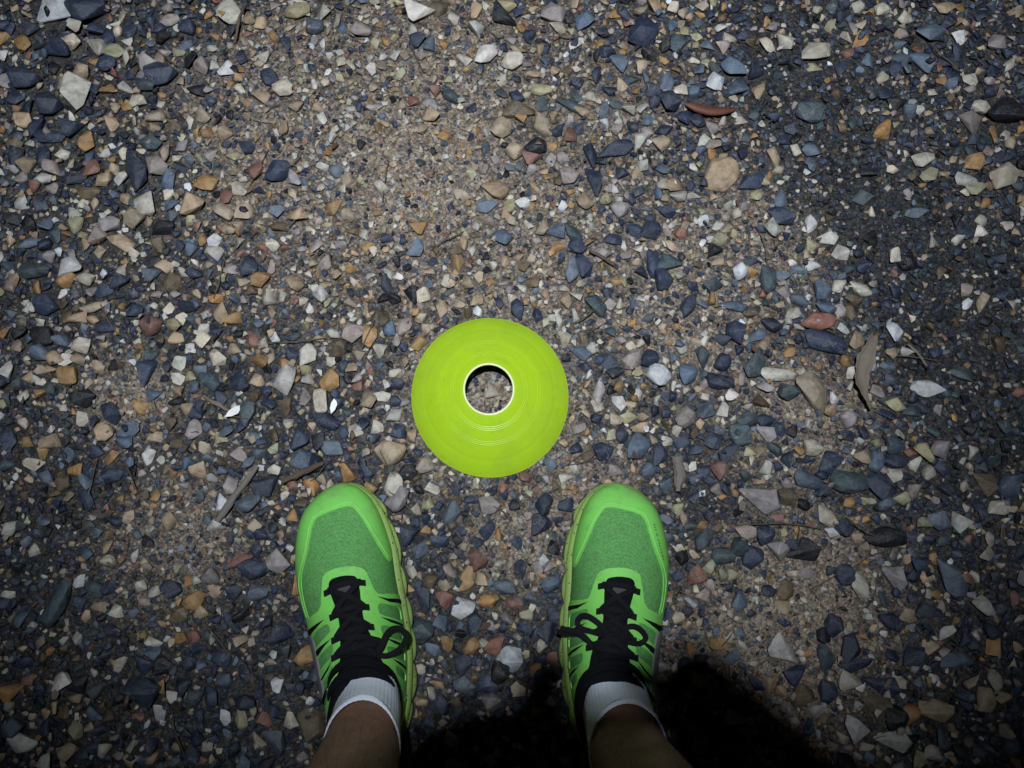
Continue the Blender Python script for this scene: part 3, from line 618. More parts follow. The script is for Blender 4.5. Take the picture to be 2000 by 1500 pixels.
for p in NEEDLES:
    ln = math.dist(p[0], p[2])
    twig(p, rnd.uniform(.0006, .00095), f"{'long' if ln > .07 else 'short' if ln < .035 else 'medium-length'} hair-thin dark dry needle {where(*p[1])}", group='dry needles strewn over the gravel', name='dry_needle', cat='needle')
# dry curled leaf
P = catmull([(.454, .254, 0), (.443, .231, 0), (.434, .204, 0), (.433, .179, 0), (.441, .159, 0)], 9); n = len(P)
V = []; Fc = []
for i, p in enumerate(P):
    tt = i / (n - 1); w = .0082 * math.sin(math.pi * min(tt * 1.12 + .04, 1)) ** .8 * (1 + .16 * math.sin(tt * 23) + .1 * math.sin(tt * 61)) + .0012
    T = P[min(i + 1, n - 1)] - P[max(i - 1, 0)]; T /= np.linalg.norm(T); a = np.array([T[1], -T[0], 0])
    for k in range(7):
        q = k / 3 - 1
        V.append(p + a * w * q + np.array([0, 0, .018 + .0055 * q * q + .003 * math.sin(tt * 9 + q) + .006 * tt * (1 - tt) + (.0015 if k == 3 else 0)]))
for i in range(n - 1):
    for k in range(6): Fc.append((i * 7 + k, i * 7 + k + 1, i * 7 + 8 + k, i * 7 + 7 + k))
c = np.array([.44, .2, .0])
o = link('dry_leaf', mesh('dry_leaf', np.array(V) - c, Fc), M['leaf_dry']); o.location = c
o.modifiers.new('thickness', 'SOLIDIFY').thickness = .0007
tag(o, 'long curled beige dry leaf lying on the gravel beside a white oval stone', 'leaf')
# reddish pod
P = lie([(.231, .571), (.263, .562), (.298, .565)], .006)
V, Fc = tube(P, [.002, .0062, .0066, .0058, .0015], 10, .6); c = P[len(P) // 2]
o = link('seed_pod', mesh('seed_pod', V - c, Fc, True, 60), M['pod_red']); o.location = c
tag(o, 'shiny reddish-brown seed pod lying on dark gravel above the big tan rock', 'seed pod')
# bits of broken leaf and bark caught between the stones
M['leaf_brown'] = coated('brown_leaf_bit', (.075, .045, .03), .8, .8, 0, .8)
for k in range(26):
    x, y = rnd.uniform(-.6, .6), rnd.uniform(-.22, .68)
    if in_shoe(x, y, .02) or math.hypot(x - DISC.x, y - DISC.y) < .115: continue
    n = rnd.randint(5, 8); s_ = rnd.uniform(.004, .0085); w_ = rnd.uniform(.35, .7)
    pts = [(s_ * math.cos(6.283 * q / n) * rnd.uniform(.7, 1.2), s_ * w_ * math.sin(6.283 * q / n) * rnd.uniform(.7, 1.2)) for q in range(n)]
    cv = rnd.uniform(8, 40)
    V = [(px, py, .0009 + cv * py * py) for px, py in pts] + [(px, py, cv * py * py) for px, py in pts]
    Fc = [tuple(range(n)), tuple(reversed(range(n, 2 * n)))] + [(i, i + n, (i + 1) % n + n, (i + 1) % n) for i in range(n)]
    o = link('leaf_fragment', mesh('leaf_fragment', V, Fc, False), M['leaf_brown'] if k % 3 else M['leaf_dry'])
    o.location = (x, y, top_z(x, y) * .75 + .002); o.rotation_euler = (rnd.gauss(0, .2), rnd.gauss(0, .2), rnd.uniform(0, 6.3))
    tag(o, f"{'dark brown' if k % 3 else 'pale dry'} broken leaf crumb {where(x, y)}", 'leaf fragment', 'broken leaf crumbs on the gravel')
# two brittle white chips
def chip(x, y, s, a, label):
    pts = [(-1, -.3), (-.4, .35), (.3, .6), (.95, .5), (.8, -.1), (.45, -.5), (-.3, -.55)]
    V = [(px * s, py * s * .75, .0018 + .12 * s * (px * px + py * py)) for px, py in pts] + [(px * s, py * s * .75, .12 * s * (px * px + py * py)) for px, py in pts]
    n = len(pts); Fc = [tuple(range(n)), tuple(reversed(range(n, 2 * n)))] + [(i, i + n, (i + 1) % n + n, (i + 1) % n) for i in range(n)]
    o = link('white_chip', mesh('white_chip', V, Fc, False), M['shell_white'])
    o.location = (x, y, top_z(x, y) * .8 + .003); o.rotation_euler = (.12, -.1, a); tag(o, label, 'chip')
chip(-.345, .157, .0115, .35, 'thin bright white chip at the end of a short pale stick')
chip(-.222, .164, .0095, 1.1, 'ragged bright white flake beside an orange-and-cream stone')

# ------------------------------------------------------------------ yellow disc cone
dc = empty('disc_cone', (DISC.x, DISC.y, .0035), R(8))
tag(dc, 'fluorescent yellow-green plastic training disc cone with a round hole, ahead of the shoes', 'disc cone')
def prof_z(r):
    return float(np.interp(r, [.0295, .034, .042, .055, .066, .080, .088, .0945, .0975], [.0500, .0478, .0425, .0345, .0275, .0170, .0105, .0045, .0010]))
outer = []
ridge = {}
for r0 in (.0435, .0595):
    for k in range(3):
        rr = r0 + k * .0019
        for d, h in ((-.0006, 0), (0, .00027), (.0006, 0)): ridge[round(rr + d, 5)] = h
for r0 in (.0785,):
    for d, h in ((-.0008, 0), (0, -.0002), (.0035, -.00015), (.0045, 0)): ridge[round(r0 + d, 5)] = h
rs = sorted(set([round(x, 5) for x in np.linspace(.0312, .0975, 26)]) | set(ridge))
rs = [r for r in rs if r in ridge or all(abs(r - q) > .0005 for q in ridge)]
outer = [(r, prof_z(r) + ridge.get(r, 0)) for r in rs]
inner = [(r, prof_z(r) - .0016) for r in np.linspace(.0970, .0312, 16)]
lip = [(.0985, .0002), (.0983, -.0012), (.0972, -.0014)]
V, F = lathe(outer + lip + inner, 160, 1.035)
V = [(x, y, z + .0013 * math.sin(3 * math.atan2(y, x) + .6) * (math.hypot(x, y) / .0975) ** 5) for x, y, z in V]
link('disc', mesh('disc', V, F, True, 9), M['disc_yellow'], dc)
V, F = lathe([(.0312, .0494), (.0305, .0500), (.0292, .0502), (.0284, .0496), (.0284, .0478), (.0292, .0474), (.0311, .0478)], 128, 1.035)
tag(link('hole_rim', mesh('hole_rim', V, F), M['disc_rim'], dc), 'pale cut edge of the hole')

# ------------------------------------------------------------------ running shoes
SH_L = .300
def pchip(xs, ys):
    xs = np.asarray(xs, float); ys = np.asarray(ys, float); o = np.argsort(xs); xs = xs[o]; ys = ys[o]
    h = np.diff(xs); d = np.diff(ys) / h; n = len(xs); mm = np.zeros(n); mm[0] = d[0]; mm[-1] = d[-1]
    for i in range(1, n - 1):
        if d[i - 1] * d[i] > 0:
            w1 = 2 * h[i] + h[i - 1]; w2 = h[i] + 2 * h[i - 1]; mm[i] = (w1 + w2) / (w1 / d[i - 1] + w2 / d[i])
    def f(x):
        x = np.clip(np.asarray(x, float), xs[0], xs[-1]); i = np.clip(np.searchsorted(xs, x) - 1, 0, n - 2)
        t = (x - xs[i]) / h[i]; t2 = t * t; t3 = t2 * t
        return (2 * t3 - 3 * t2 + 1) * ys[i] + (t3 - 2 * t2 + t) * h[i] * mm[i] + (-2 * t3 + 3 * t2) * ys[i + 1] + (t3 - t2) * h[i] * mm[i + 1]
    return f
def phi(y): return np.arccos(np.clip(1 - 2 * np.asarray(y, float) / SH_L, -1, 1))
# plan outline: y, outer (little-toe) side, inner side
_T = [(.300, -.008, -.008), (.295, .012, -.028), (.285, .027, -.038), (.277, .035, -.043), (.257, .045, -.050), (.233, .0515, -.0545), (.208, .0545, -.057), (.183, .0535, -.0565), (.158, .050, -.057), (.130, .046, -.057), (.100, .042, -.055), (.060, .038, -.048), (.030, .034, -.039), (.012, .025, -.028), (0, -.001, -.001)]
f_l = pchip([phi(q[0]) for q in _T], [q[1] for q in _T]); f_m = pchip([phi(q[0]) for q in _T], [q[2] for q in _T])
f_s = pchip([0, .05, .10, .15, .21, .26, .30], [.041, .040, .036, .032, .029, .030, .034])
_Z = [(0, .100), (.02, .116), (.06, .118), (.10, .116), (.12, .111), (.14, .104), (.16, .0965), (.18, .089), (.20, .082), (.22, .0765), (.24, .072), (.26, .0675), (.275, .062), (.285, .056), (.295, .047), (.300, .036)]
f_z = pchip([phi(q[0]) for q in _Z], [q[1] for q in _Z])
def S(y, s):
    y = np.asarray(y, float); s = np.asarray(s, float); p = phi(y)
    xl, xm = f_l(p), f_m(p); xc = (xl + xm) / 2 - np.interp(y, [0, .06, .12, .2, .27, .3], [0, .002, .006, .006, .003, 0])
    zs, zt = f_s(y), f_z(p); a = np.where(s > 0, xl - xc, xc - xm); th = s * math.pi / 2
    e = 2 / np.interp(y, [0, .1, .15, .22, .27, .3], [2.5, 2.3, 2.05, 2.25, 2.5, 2.3])
    x = xc + a * np.sign(s) * np.abs(np.sin(th)) ** e; z = zs + (zt - zs) * np.abs(np.cos(th)) ** e
    return np.stack([x, y + 0 * x, z], -1)
def SN(y, s):
    y = np.clip(np.asarray(y, float), .0006, .2994); s = np.clip(np.asarray(s, float), -.995, .995); e = 4e-4
    n = np.cross(S(y, s + .004) - S(y, s - .004), S(y + e, s) - S(y - e, s))
    n /= np.linalg.norm(n, axis=-1)[..., None] + 1e-12
    return n
SW = .085          # metres of girth for s = 1, used to flatten the upper
def inside(pts, poly):
    x, y = pts[:, 0], pts[:, 1]; r = np.zeros(len(pts), bool); n = len(poly)
    for i in range(n):
        x1, y1 = poly[i]; x2, y2 = poly[(i + 1) % n]
        k = (y1 > y) != (y2 > y)
        with np.errstate(all='ignore'): r ^= k & (x < (x2 - x1) * (y - y1) / (y2 - y1 + 1e-15) + x1)
    return r
def chaikin(P, it=1):
    P = np.asarray(P, float)
    for _ in range(it):
        Q = np.roll(P, -1, 0); P = np.stack([.8 * P + .2 * Q, .2 * P + .8 * Q], 1).reshape(-1, 2)
    return P
def densify(P, step):
    out = []
    for i in range(len(P)):
        a, b_ = P[i], P[(i + 1) % len(P)]; k = max(1, int(np.linalg.norm(b_ - a) / step))
        for j in range(k): out.append(a + (b_ - a) * j / k)
    return np.array(out)
def piece(name, poly, off, mat, parent, mirror, holes=(), smooth=1, grid=.0035, skirt=True, depth=.0006, sharp=55, dome=0):
    """a patch of the upper: outline in (y, s) on the last, lifted off it by `off` metres"""
    loops = [densify(chaikin(np.array(q, float) * (1, SW), smooth), .0022) for q in (poly, *holes)]
    pts = np.concatenate(loops); edges = []; o = 0
    for l in loops:
        edges += [(o + i, o + (i + 1) % len(l)) for i in range(len(l))]; o += len(l)
    lo, hi = loops[0].min(0), loops[0].max(0)
    gx, gy = np.meshgrid(np.arange(lo[0], hi[0], grid), np.arange(lo[1], hi[1], grid), indexing='ij')
    gp = np.stack([gx.ravel(), gy.ravel()], 1); gp = gp[inside(gp, loops[0])]
    for h in loops[1:]: gp = gp[~inside(gp, h)]
    if len(gp):
        d = np.min(np.linalg.norm(gp[:, None] - pts[None], axis=2), 1); gp = gp[d > grid * .45]
    allp = np.concatenate([pts, gp]) if len(gp) else pts
    vo_, eo, fo, _, _, _ = delaunay_2d_cdt([Vector(p) for p in allp], edges, [], 0, 1e-7)
    Q = np.array([v[:] for v in vo_]); T = np.array([f[:3] for f in fo])
    cen = Q[T].mean(1); ok = inside(cen, loops[0])
    for h in loops[1:]: ok &= ~inside(cen, h)
    T = T[ok]
    y = np.clip(Q[:, 0], .0004, .2996); s = np.clip(Q[:, 1] / SW, -1, 1)
    N = SN(y, s); top = S(y, s)
    lift = np.full(len(Q), off)
    if dome:
        d = np.min(np.linalg.norm(Q[:, None] - loops[0][None], axis=2), 1); lift = off + dome * (1 - np.exp(-(d / .006) ** 1.5))
    top = top + N * lift[:, None]
    fn = np.cross(top[T[:, 1]] - top[T[:, 0]], top[T[:, 2]] - top[T[:, 0]]); flip = (fn * N[T[:, 0]]).sum(1) < 0
    T[flip] = T[flip][:, ::-1]
    F = [tuple(f) for f in T]; V = top
    if skirt:
        cnt = {}
        for f in F:
            for a, b_ in ((f[0], f[1]), (f[1], f[2]), (f[2], f[0])): cnt[(a, b_)] = 1
        bd = [(a, b_) for (a, b_) in cnt if (b_, a) not in cnt]
        ids = sorted({a for e in bd for a in e}); mp = {a: len(V) + i for i, a in enumerate(ids)}
        low = S(y[ids], s[ids]) - N[ids] * depth
        V = np.concatenate([V, low]); F += [(b_, a, mp[a], mp[b_]) for a, b_ in bd]
    V = V.copy()
    if mirror < 0: V[:, 0] *= -1; F = [tuple(reversed(f)) for f in F]
    return link(name, mesh(name, V, F, True, sharp), M[mat], parent)

def ribbon(path, w, th, mirror=1, ups=None, n=7):
    P = catmull(path, n); m_ = len(P)
    T = np.gradient(P, axis=0); T /= np.linalg.norm(T, axis=1)[:, None] + 1e-9
    U = np.array([0, 0, 1.]) if ups is None else np.asarray(ups, float)
    sec = [(-.5, -.25), (-.35, -.5), (.35, -.5), (.5, -.25), (.5, .25), (.35, .5), (-.35, .5), (-.5, .25)]
    V = []
    for i in range(m_):
        a = np.cross(T[i], U); a /= np.linalg.norm(a) + 1e-9; b_ = np.cross(a, T[i])
        for sx, sz in sec: V.append(P[i] + a * w * sx + b_ * th * sz)
    k = len(sec)
    F = [(i * k + j, i * k + (j + 1) % k, (i + 1) * k + (j + 1) % k, (i + 1) * k + j) for i in range(m_ - 1) for j in range(k)]
    F += [tuple(reversed(range(k))), tuple(range((m_ - 1) * k, m_ * k))]
    V = np.array(V)
    if mirror < 0: V[:, 0] *= -1; F = [tuple(reversed(f)) for f in F]
    return V, F

def outline(nside=130):
    a = np.linspace(.02, math.pi - .02, nside); y = SH_L / 2 * (1 - np.cos(a))
    lat = np.stack([f_l(a), y], 1); med = np.stack([f_m(a), y], 1)[::-1]
    P = np.concatenate([lat, med]); sd_ = np.concatenate([np.ones(nside), -np.ones(nside)])
    T = np.roll(P, -1, 0) - np.roll(P, 1, 0); T /= np.linalg.norm(T, axis=1)[:, None]
    return P, np.stack([T[:, 1], -T[:, 0]], 1), sd_
def rings(rows, mirror, cap_bottom=True, cap_top=True):
    n = len(rows[0]); V = np.concatenate(rows); F = []
    for r in range(len(rows) - 1):
        for i in range(n): F.append((r * n + i, r * n + (i + 1) % n, (r + 1) * n + (i + 1) % n, (r + 1) * n + i))
    if cap_bottom: F.append(tuple(reversed(range(n))))
    if cap_top: F.append(tuple(range((len(rows) - 1) * n, len(rows) * n)))
    V = V.copy()
    if mirror < 0: V[:, 0] *= -1; F = [tuple(reversed(f)) for f in F]
    return V, F

VAMP = [(.2719, -.21), (.2723, -.094), (.2679, .182), (.2647, .267), (.2575, .319), (.2467, .343), (.2275, .419), (.2135, .515), (.2015, .60), (.1919, .625), (.1683, .62), (.1588, .59)]
OPENING = [(.103, -.06), (.099, .07), (.0868, .16), (.066, .29), (.045, .42), (.026, .42), (.0125, .25), (.0105, -.05), (.0125, -.4), (.026, -.62), (.045, -.66), (.066, -.60), (.087, -.44), (.099, -.22)]
def make_shoe(side, label):
    q = SHOES[side]; m = q['m']
    root = empty('running_shoe', (*q['o'], .0035), q['rz'])
    tag(root, label, 'shoe', None)
    # outsole and midsole
    P, N, sdv = outline(); y = P[:, 1]; medial = sdv < 0
    toe = np.clip((y - .262) / .03, 0, 1); zs = f_s(y)
    A = np.where(medial, .0095, .0052); A = A * (1 - toe) + .0045 * toe
    A = np.where(y < .03, .007, A)
    A = np.convolve(np.concatenate([A[-6:], A, A[:6]]), np.ones(13) / 13, 'valid')
    edges_ = np.array([-.01, .045, .085, .122, .160, .196, .252, .281, .33])
    i = np.clip(np.searchsorted(edges_, y) - 1, 0, len(edges_) - 2); tq = (y - edges_[i]) / (edges_[i + 1] - edges_[i])
    pod = .30 + .70 * np.abs(np.sin(math.pi * tq)) ** .35
    pod = np.where(medial, pod, .75 + .25 * pod); pod = pod * (1 - toe) + toe
    rows = []
    for tt, o_ in ((.0, .55), (.07, .86), (.2, 1.0), (.36, 1.0), (.47, .86), (.53, .55), (.58, .47), (.63, .56), (.72, .64), (.84, .62), (.95, .45), (1.03, .2), (1.06, -.05)):
        d = A * o_ * (pod if tt < .55 else 1) ; z = .009 + (zs - .009) * tt + .006 * toe * (1 - tt)
        rows.append(np.stack([P[:, 0] + N[:, 0] * d, P[:, 1] + N[:, 1] * d, z], 1))
    rows.append(np.stack([P[:, 0] - N[:, 0] * .006, P[:, 1] - N[:, 1] * .006, zs + .001], 1))
    V, F = rings(rows, m, True, False)
    link('midsole', mesh('midsole', V, F, True, 60), M['foam_lime'], root)
    lug = 1 + .22 * np.sign(np.sin(np.arange(len(y)) * .55))
    rows = []
    for z, o_, lg in ((0, .72, 1), (.0045, .80, 1), (.0052, .55, 0), (.0105, .62, 0), (.0118, .2, 0)):
        d = (A * o_ * (pod * .9 + .1) + .0016) * (lug if lg else 1) - toe * .0012
        zz = z + toe * np.clip(z - .004, 0, 1) * 1.2 + .003 * toe
        rows.append(np.stack([P[:, 0] + N[:, 0] * d, P[:, 1] + N[:, 1] * d, zz + 0 * y], 1))
    V, F = rings(rows, m)
    link('outsole', mesh('outsole', V, F, True, 40), M['rubber_black'], root)
    # upper: knitted mesh with an ankle opening
    up = piece('upper', [(.0006, -1), (.2994, -1), (.2994, 1), (.0006, 1)], 0, 'mesh_green', root, m, [OPENING], 0, .005, False, sharp=None)
    lining = piece('lining', [(.004, -.97), (.13, -.97), (.13, .97), (.004, .97)], -.004, 'cloth_black', root, m, [OPENING], 0, .007, False, sharp=None)
    # welded films
    piece('toe_overlay', VAMP + [(.150, .80), (.147, 1), (.20, 1), (.26, 1), (.29, 1), (.2993, 1), (.2993, .3), (.2993, -.3), (.2993, -1), (.285, -1), (.25, -1), (.215, -.97), (.2000, -.83), (.2067, -.70), (.2231, -.575), (.2395, -.479), (.2571, -.387), (.2691, -.287)], .0011, 'film_green', root, m)
    # raised lines along the toe overlay
    for nm, ln in (('toe_seam', [(.160, .66), (.19, .70), (.2015, .665), (.2135, .575), (.2275, .475), (.2467, .40), (.2575, .375), (.268, .315), (.272, .2), (.277, -.09), (.2765, -.24), (.2735, -.33), (.2571, -.445), (.2395, -.535), (.2231, -.63), (.2055, -.765)]),):
        q2 = catmull(np.array(ln), 5); Pp = S(q2[:, 0], q2[:, 1]) + SN(q2[:, 0], q2[:, 1]) * .0011
        V, F = tube(Pp * (m, 1, 1), .00085, 6); link(nm, mesh(nm, V, F), M['film_green'], root)
    windows_l = [[(.1510, .27), (.1465, .235), (.1408, .24), (.1285, .49), (.113, .86), (.122, .90), (.1400, .577)],
                 [(.1300, .228), (.1270, .213), (.1175, .24), (.1062, .46), (.092, .80), (.100, .86), (.1188, .48)],
                 [(.1102, .25), (.1000, .255), (.0880, .38), (.074, .66), (.081, .74), (.0956, .42)],
                 [(.086, .40), (.079, .40), (.066, .56), (.055, .80), (.061, .86), (.074, .62)]]
    slits_l = [[(.1550, .295), (.1475, .62), (.1420, 1.0), (.1340, 1.0), (.1400, .66), (.1468, .47)],
               [(.1340, .245), (.1265, .48), (.112, .84), (.108, .84), (.1208, .47)],
               [(.1132, .245), (.1045, .36), (.0985, .46), (.088, .70), (.085, .70), (.0972, .44), (.104, .33)],
               [(.0895, .37), (.080, .52), (.070, .74), (.067, .73), (.077, .50)]]
    windows_m = [[(.1600, -.44), (.1560, -.60), (.1485, -.90), (.133, -.90), (.1420, -.60), (.1480, -.44), (.154, -.415)],
                 [(.1370, -.43), (.1320, -.62), (.124, -.88), (.1125, -.88), (.1195, -.62), (.1260, -.44), (.132, -.41)],
                 [(.1150, -.47), (.1095, -.66), (.101, -.90), (.090, -.90), (.0975, -.68), (.105, -.49)],
                 [(.0930, -.62), (.087, -.76), (.078, -.93), (.069, -.93), (.076, -.78), (.084, -.64)]]
    slits_m = [[(.1670, -.435), (.1625, -.60), (.1570, -.99), (.1520, -.99), (.1580, -.64), (.1632, -.52)],
               [(.1452, -.44), (.1400, -.60), (.1300, -.90), (.1275, -.90), (.1370, -.60)],
               [(.1235, -.45), (.117, -.64), (.107, -.90), (.1045, -.90), (.1145, -.63)],
               [(.1005, -.56), (.094, -.72), (.084, -.92), (.082, -.92), (.0915, -.71)]]
    stay = [(.1588, .59), (.1659, .305), (.1899, .238), (.2003, .214), (.2043, .142), (.2063, .046), (.2047, -.134), (.2011, -.242), (.1967, -.303), (.1847, -.363), (.1735, -.411), (.1690, -.463), (.1665, -.70), (.1625, -1), (.12, -1), (.06, -1), (.02, -1), (.003, -1), (.003, -.5), (.003, .5), (.003, 1), (.06, 1), (.12, 1), (.146, 1), (.1495, .80)]
    throat = [(.1903, -.178), (.1939, -.146), (.1967, -.01), (.1959, .106), (.1927, .150), (.1875, .158), (.1787, .146), (.1691, .128), (.1572, .112), (.1472, .112), (.136, .120), (.120, .135), (.106, .16), (.094, .20), (.080, .27), (.066, .36), (.045, .49), (.026, .49), (.008, .3), (.0065, -.05), (.008, -.45), (.026, -.70), (.045, -.74), (.066, -.68), (.087, -.52), (.100, -.38), (.1164, -.33), (.130, -.25), (.1452, -.198), (.1619, -.19), (.1807, -.200)]
    ey = piece('side_overlay', stay, .0012, 'film_green', root, m, [throat] + windows_l + windows_m)
    for sl in slits_l + slits_m: piece('slit', sl, .0016, 'cloth_black', root, m, smooth=0, grid=.006)
    # grey strip on the outer side
    pt = piece('side_strip', [(.1425, .90), (.1405, .62), (.1312, .56), (.110, .54), (.080, .50), (.078, .64), (.082, .76), (.100, .86), (.125, .92)], .0024, 'patch_grey', root, m)
    tag(pt, 'worn grey strip on the outer side')
    hc = piece('heel_counter', [(.004, -1), (.055, -1), (.05, -.8), (.03, -.74), (.006, -.5), (.005, .5), (.03, .58), (.05, .66), (.055, 1), (.004, 1)], .0020, 'film_green', root, m)
    # padded collar
    q2 = catmull(np.array(OPENING), 6, True); Pp = S(q2[:, 0], q2[:, 1]) + SN(q2[:, 0], q2[:, 1]) * -.001
    Pp = np.concatenate([Pp, Pp[:2]]) * (m, 1, 1)
    V, F = tube(Pp, .0085, 10); link('collar', mesh('collar', V, F), M['cloth_black'], root)
    q2 = q2 * 1.0
    # gusset under the laces and the padded tongue
    piece('gusset', [(.1945, -.165), (.1975, -.01), (.1950, .13), (.188, .165), (.15, .13), (.12, .17), (.095, .27), (.07, .40), (.07, -.68), (.095, -.52), (.12, -.37), (.15, -.23), (.185, -.205)], .0008, 'cloth_black', root, m, smooth=1)
    tg = piece('tongue', [(.1890, -.12), (.1915, -.01), (.1890, .09), (.17, .10), (.14, .10), (.112, .13), (.098, .16), (.094, -.02), (.098, -.25), (.112, -.24), (.14, -.18), (.17, -.15)], .0015, 'cloth_black', root, m, dome=.0035)
    piece('tongue_label', [(.1845, -.085), (.1850, .055), (.1765, .05), (.1760, -.08)], .0062, 'patch_black', tg, m, grid=.003)
    # tongue lip rising against the ankle
    arc = []
    for a in np.linspace(-1, 1, 15):
        arc.append((-.0125 + .036 * math.sin(a * 1.35), .098 - .030 * (1 - math.cos(a * 1.35)), .1215 - .012 * a * a))
    V, F = tube(np.array(arc) * (m, 1, 1), [.0008, .0045, .0066, .0045, .0008], 10); link('tongue_lip', mesh('tongue_lip', V, F), M['cloth_black'], tg)
    arc2 = np.array(arc) * (.95, 1, 1) + (0, .012, -.004)
    V, F = tube(np.array(arc2) * (m, 1, 1), [.0008, .0035, .0052, .0035, .0008], 10); link('tongue_pad', mesh('tongue_pad', V, F), M['cloth_black'], tg)
    # webbing loops on the eyestay
    tabs = [(.1835, .185), (.1575, .175), (.134, .19), (.117, .215), (.1860, -.25), (.160, -.255), (.139, -.275), (.1225, -.37)]
    for ty, ts in tabs:
        w = .052 * (1 if ts > 0 else -1); sk = .0025
        piece('lace_loop', [(ty + .003, ts - w * 1.5), (ty + .003 - sk, ts + w * .6), (ty - .003 - sk, ts + w * .6), (ty - .003, ts - w * 1.5)], .0034, 'lace_black', root, m, smooth=0, grid=.004)
    # laces
    def on(yv, s, h): return S(yv, s) + SN(yv, s) * h
    lace = empty('lace'); lace.parent = root
    def lace_part(nm, path, w=.0056, th=.0017):
        V, F = ribbon(path, w, th, m); return link(nm, mesh(nm, V, F, True, 60), M['lace_black'], lace)
    bars = [((.1835, .15), (.1860, -.21)), ((.1575, .14), (.160, -.21)), ((.134, .15), (.139, -.23)), ((.117, .17), (.1225, -.31))]
    for (a, b_) in bars:
        lace_part('lace_strand', [on(a[0] + (b_[0] - a[0]) * t_, a[1] + (b_[1] - a[1]) * t_, .0045 + .0055 * math.sin(math.pi * t_)) for t_ in np.linspace(0, 1, 6)])
    for k in range(3):
        for a, b_ in ((bars[k][0], bars[k + 1][1]), (bars[k][1], bars[k + 1][0])):
            lace_part('lace_strand', [on(a[0] + (b_[0] - a[0]) * t_, a[1] + (b_[1] - a[1]) * t_, .005 + .0066 * math.sin(math.pi * t_)) for t_ in np.linspace(0, 1, 6)])
    bows = LACES[side]
    for nm, path in bows: lace_part(nm, path)
    kx, ky, kz = KNOT[side]
    for dx, dy, a in ((0, 0, .3), (.004, -.004, 1.6), (-.005, .003, -.6)):
        pth = [(kx + dx + .010 * math.cos(a + w_), ky + dy + .007 * math.sin(a + w_), kz + .004 * math.sin(w_ * 1.5)) for w_ in np.linspace(0, 4.5, 8)]
        lace_part('lace_knot', pth, .0058, .0032)
    if side == 'right':      # small moulded lettering along the outer edge of the toe
        cu = bpy.data.curves.new('lettering', 'FONT'); cu.body = 'TRAILFLY G 270'; cu.offset = .00016; cu.size = .0038; cu.space_character = 1.45
        to = bpy.data.objects.new('lettering_src', cu); col.objects.link(to)
        dg = bpy.context.evaluated_depsgraph_get(); tm = to.evaluated_get(dg).to_mesh()
        tv = np.array([v.co[:] for v in tm.vertices]); tf = [tuple(p_.vertices) for p_ in tm.polygons]; to.evaluated_get(dg).to_mesh_clear()
        bpy.data.objects.remove(to); bpy.data.curves.remove(cu)
        Lx = tv[:, 0].max()
        ya = .2175 + (tv[:, 0] / Lx) * .040
        sb = np.interp(ya, [.2175, .23, .2475, .2575], [.605, .540, .485, .475]) - (tv[:, 1] - .0015) / SW
        V = S(ya, sb) + SN(ya, sb) * .00135
        link('lettering', mesh('lettering', V, tf, False), M['print_dark'], root)
    return root
M['patch_black'] = coated('black_patch', (.028, .03, .038), .5, .4)
# bows of the laces in the shoe's own frame (inner side negative)
LACES = {'right': [('bow_loop', [(-.0177, .1368, .112), (-.0234, .1408, .1145), (-.0305, .1476, .113), (-.0408, .1536, .108), (-.0485, .1533, .101), (-.0523, .1471, .097), (-.0485, .1407, .098), (-.0388, .1386, .104), (-.0262, .1368, .110), (-.0185, .1359, .112)]),
                   ('bow_loop', [(-.0126, .138, .112), (-.0028, .1457, .1145), (.0061, .1478, .113), (.0147, .1439, .109), (.0203, .1364, .105), (.0158, .1306, .105), (.0055, .1304, .110), (-.0089, .1341, .112)]),
                   ('lace_end', [(-.0177, .1328, .114), (-.0258, .1238, .113), (-.0339, .1234, .109), (-.0436, .1315, .105), (-.0515, .1364, .101), (-.060, .137, .096), (-.0694, .138, .089)]),
                   ('lace_end', [(-.0258, .1215, .112), (-.0402, .1277, .101), (-.0491, .1335, .096), (-.0568, .1337, .091), (-.0644, .1326, .085), (-.0726, .1333, .078)])],
         'left': [('bow_loop', [(-.029, .117, .114), (-.0372, .1125, .116), (-.043, .119, .116), (-.0478, .1275, .112), (-.0545, .132, .106), (-.0622, .130, .100), (-.066, .1217, .097), (-.0628, .1140, .100), (-.0550, .1087, .105), (-.0442, .1068, .110), (-.033, .111, .113)]),
                  ('bow_loop', [(-.026, .115, .114), (-.0196, .1214, .1165), (-.0116, .1267, .1155), (-.0046, .1237, .1125), (-.0064, .1176, .112), (-.0177, .1138, .114)]),
                  ('lace_end', [(-.028, .114, .113), (-.0202, .110, .1155), (-.0103, .1099, .1135), (-.0040, .1143, .110), (.003, .1152, .105)])]}
KNOT = {'right': (-.015, .1365, .1115), 'left': (-.027, .1155, .1125)}
make_shoe('right', 'bright green trail running shoe with dark lettering, worn on the right foot')
make_shoe('left', 'bright green trail running shoe without lettering, worn on the left foot')

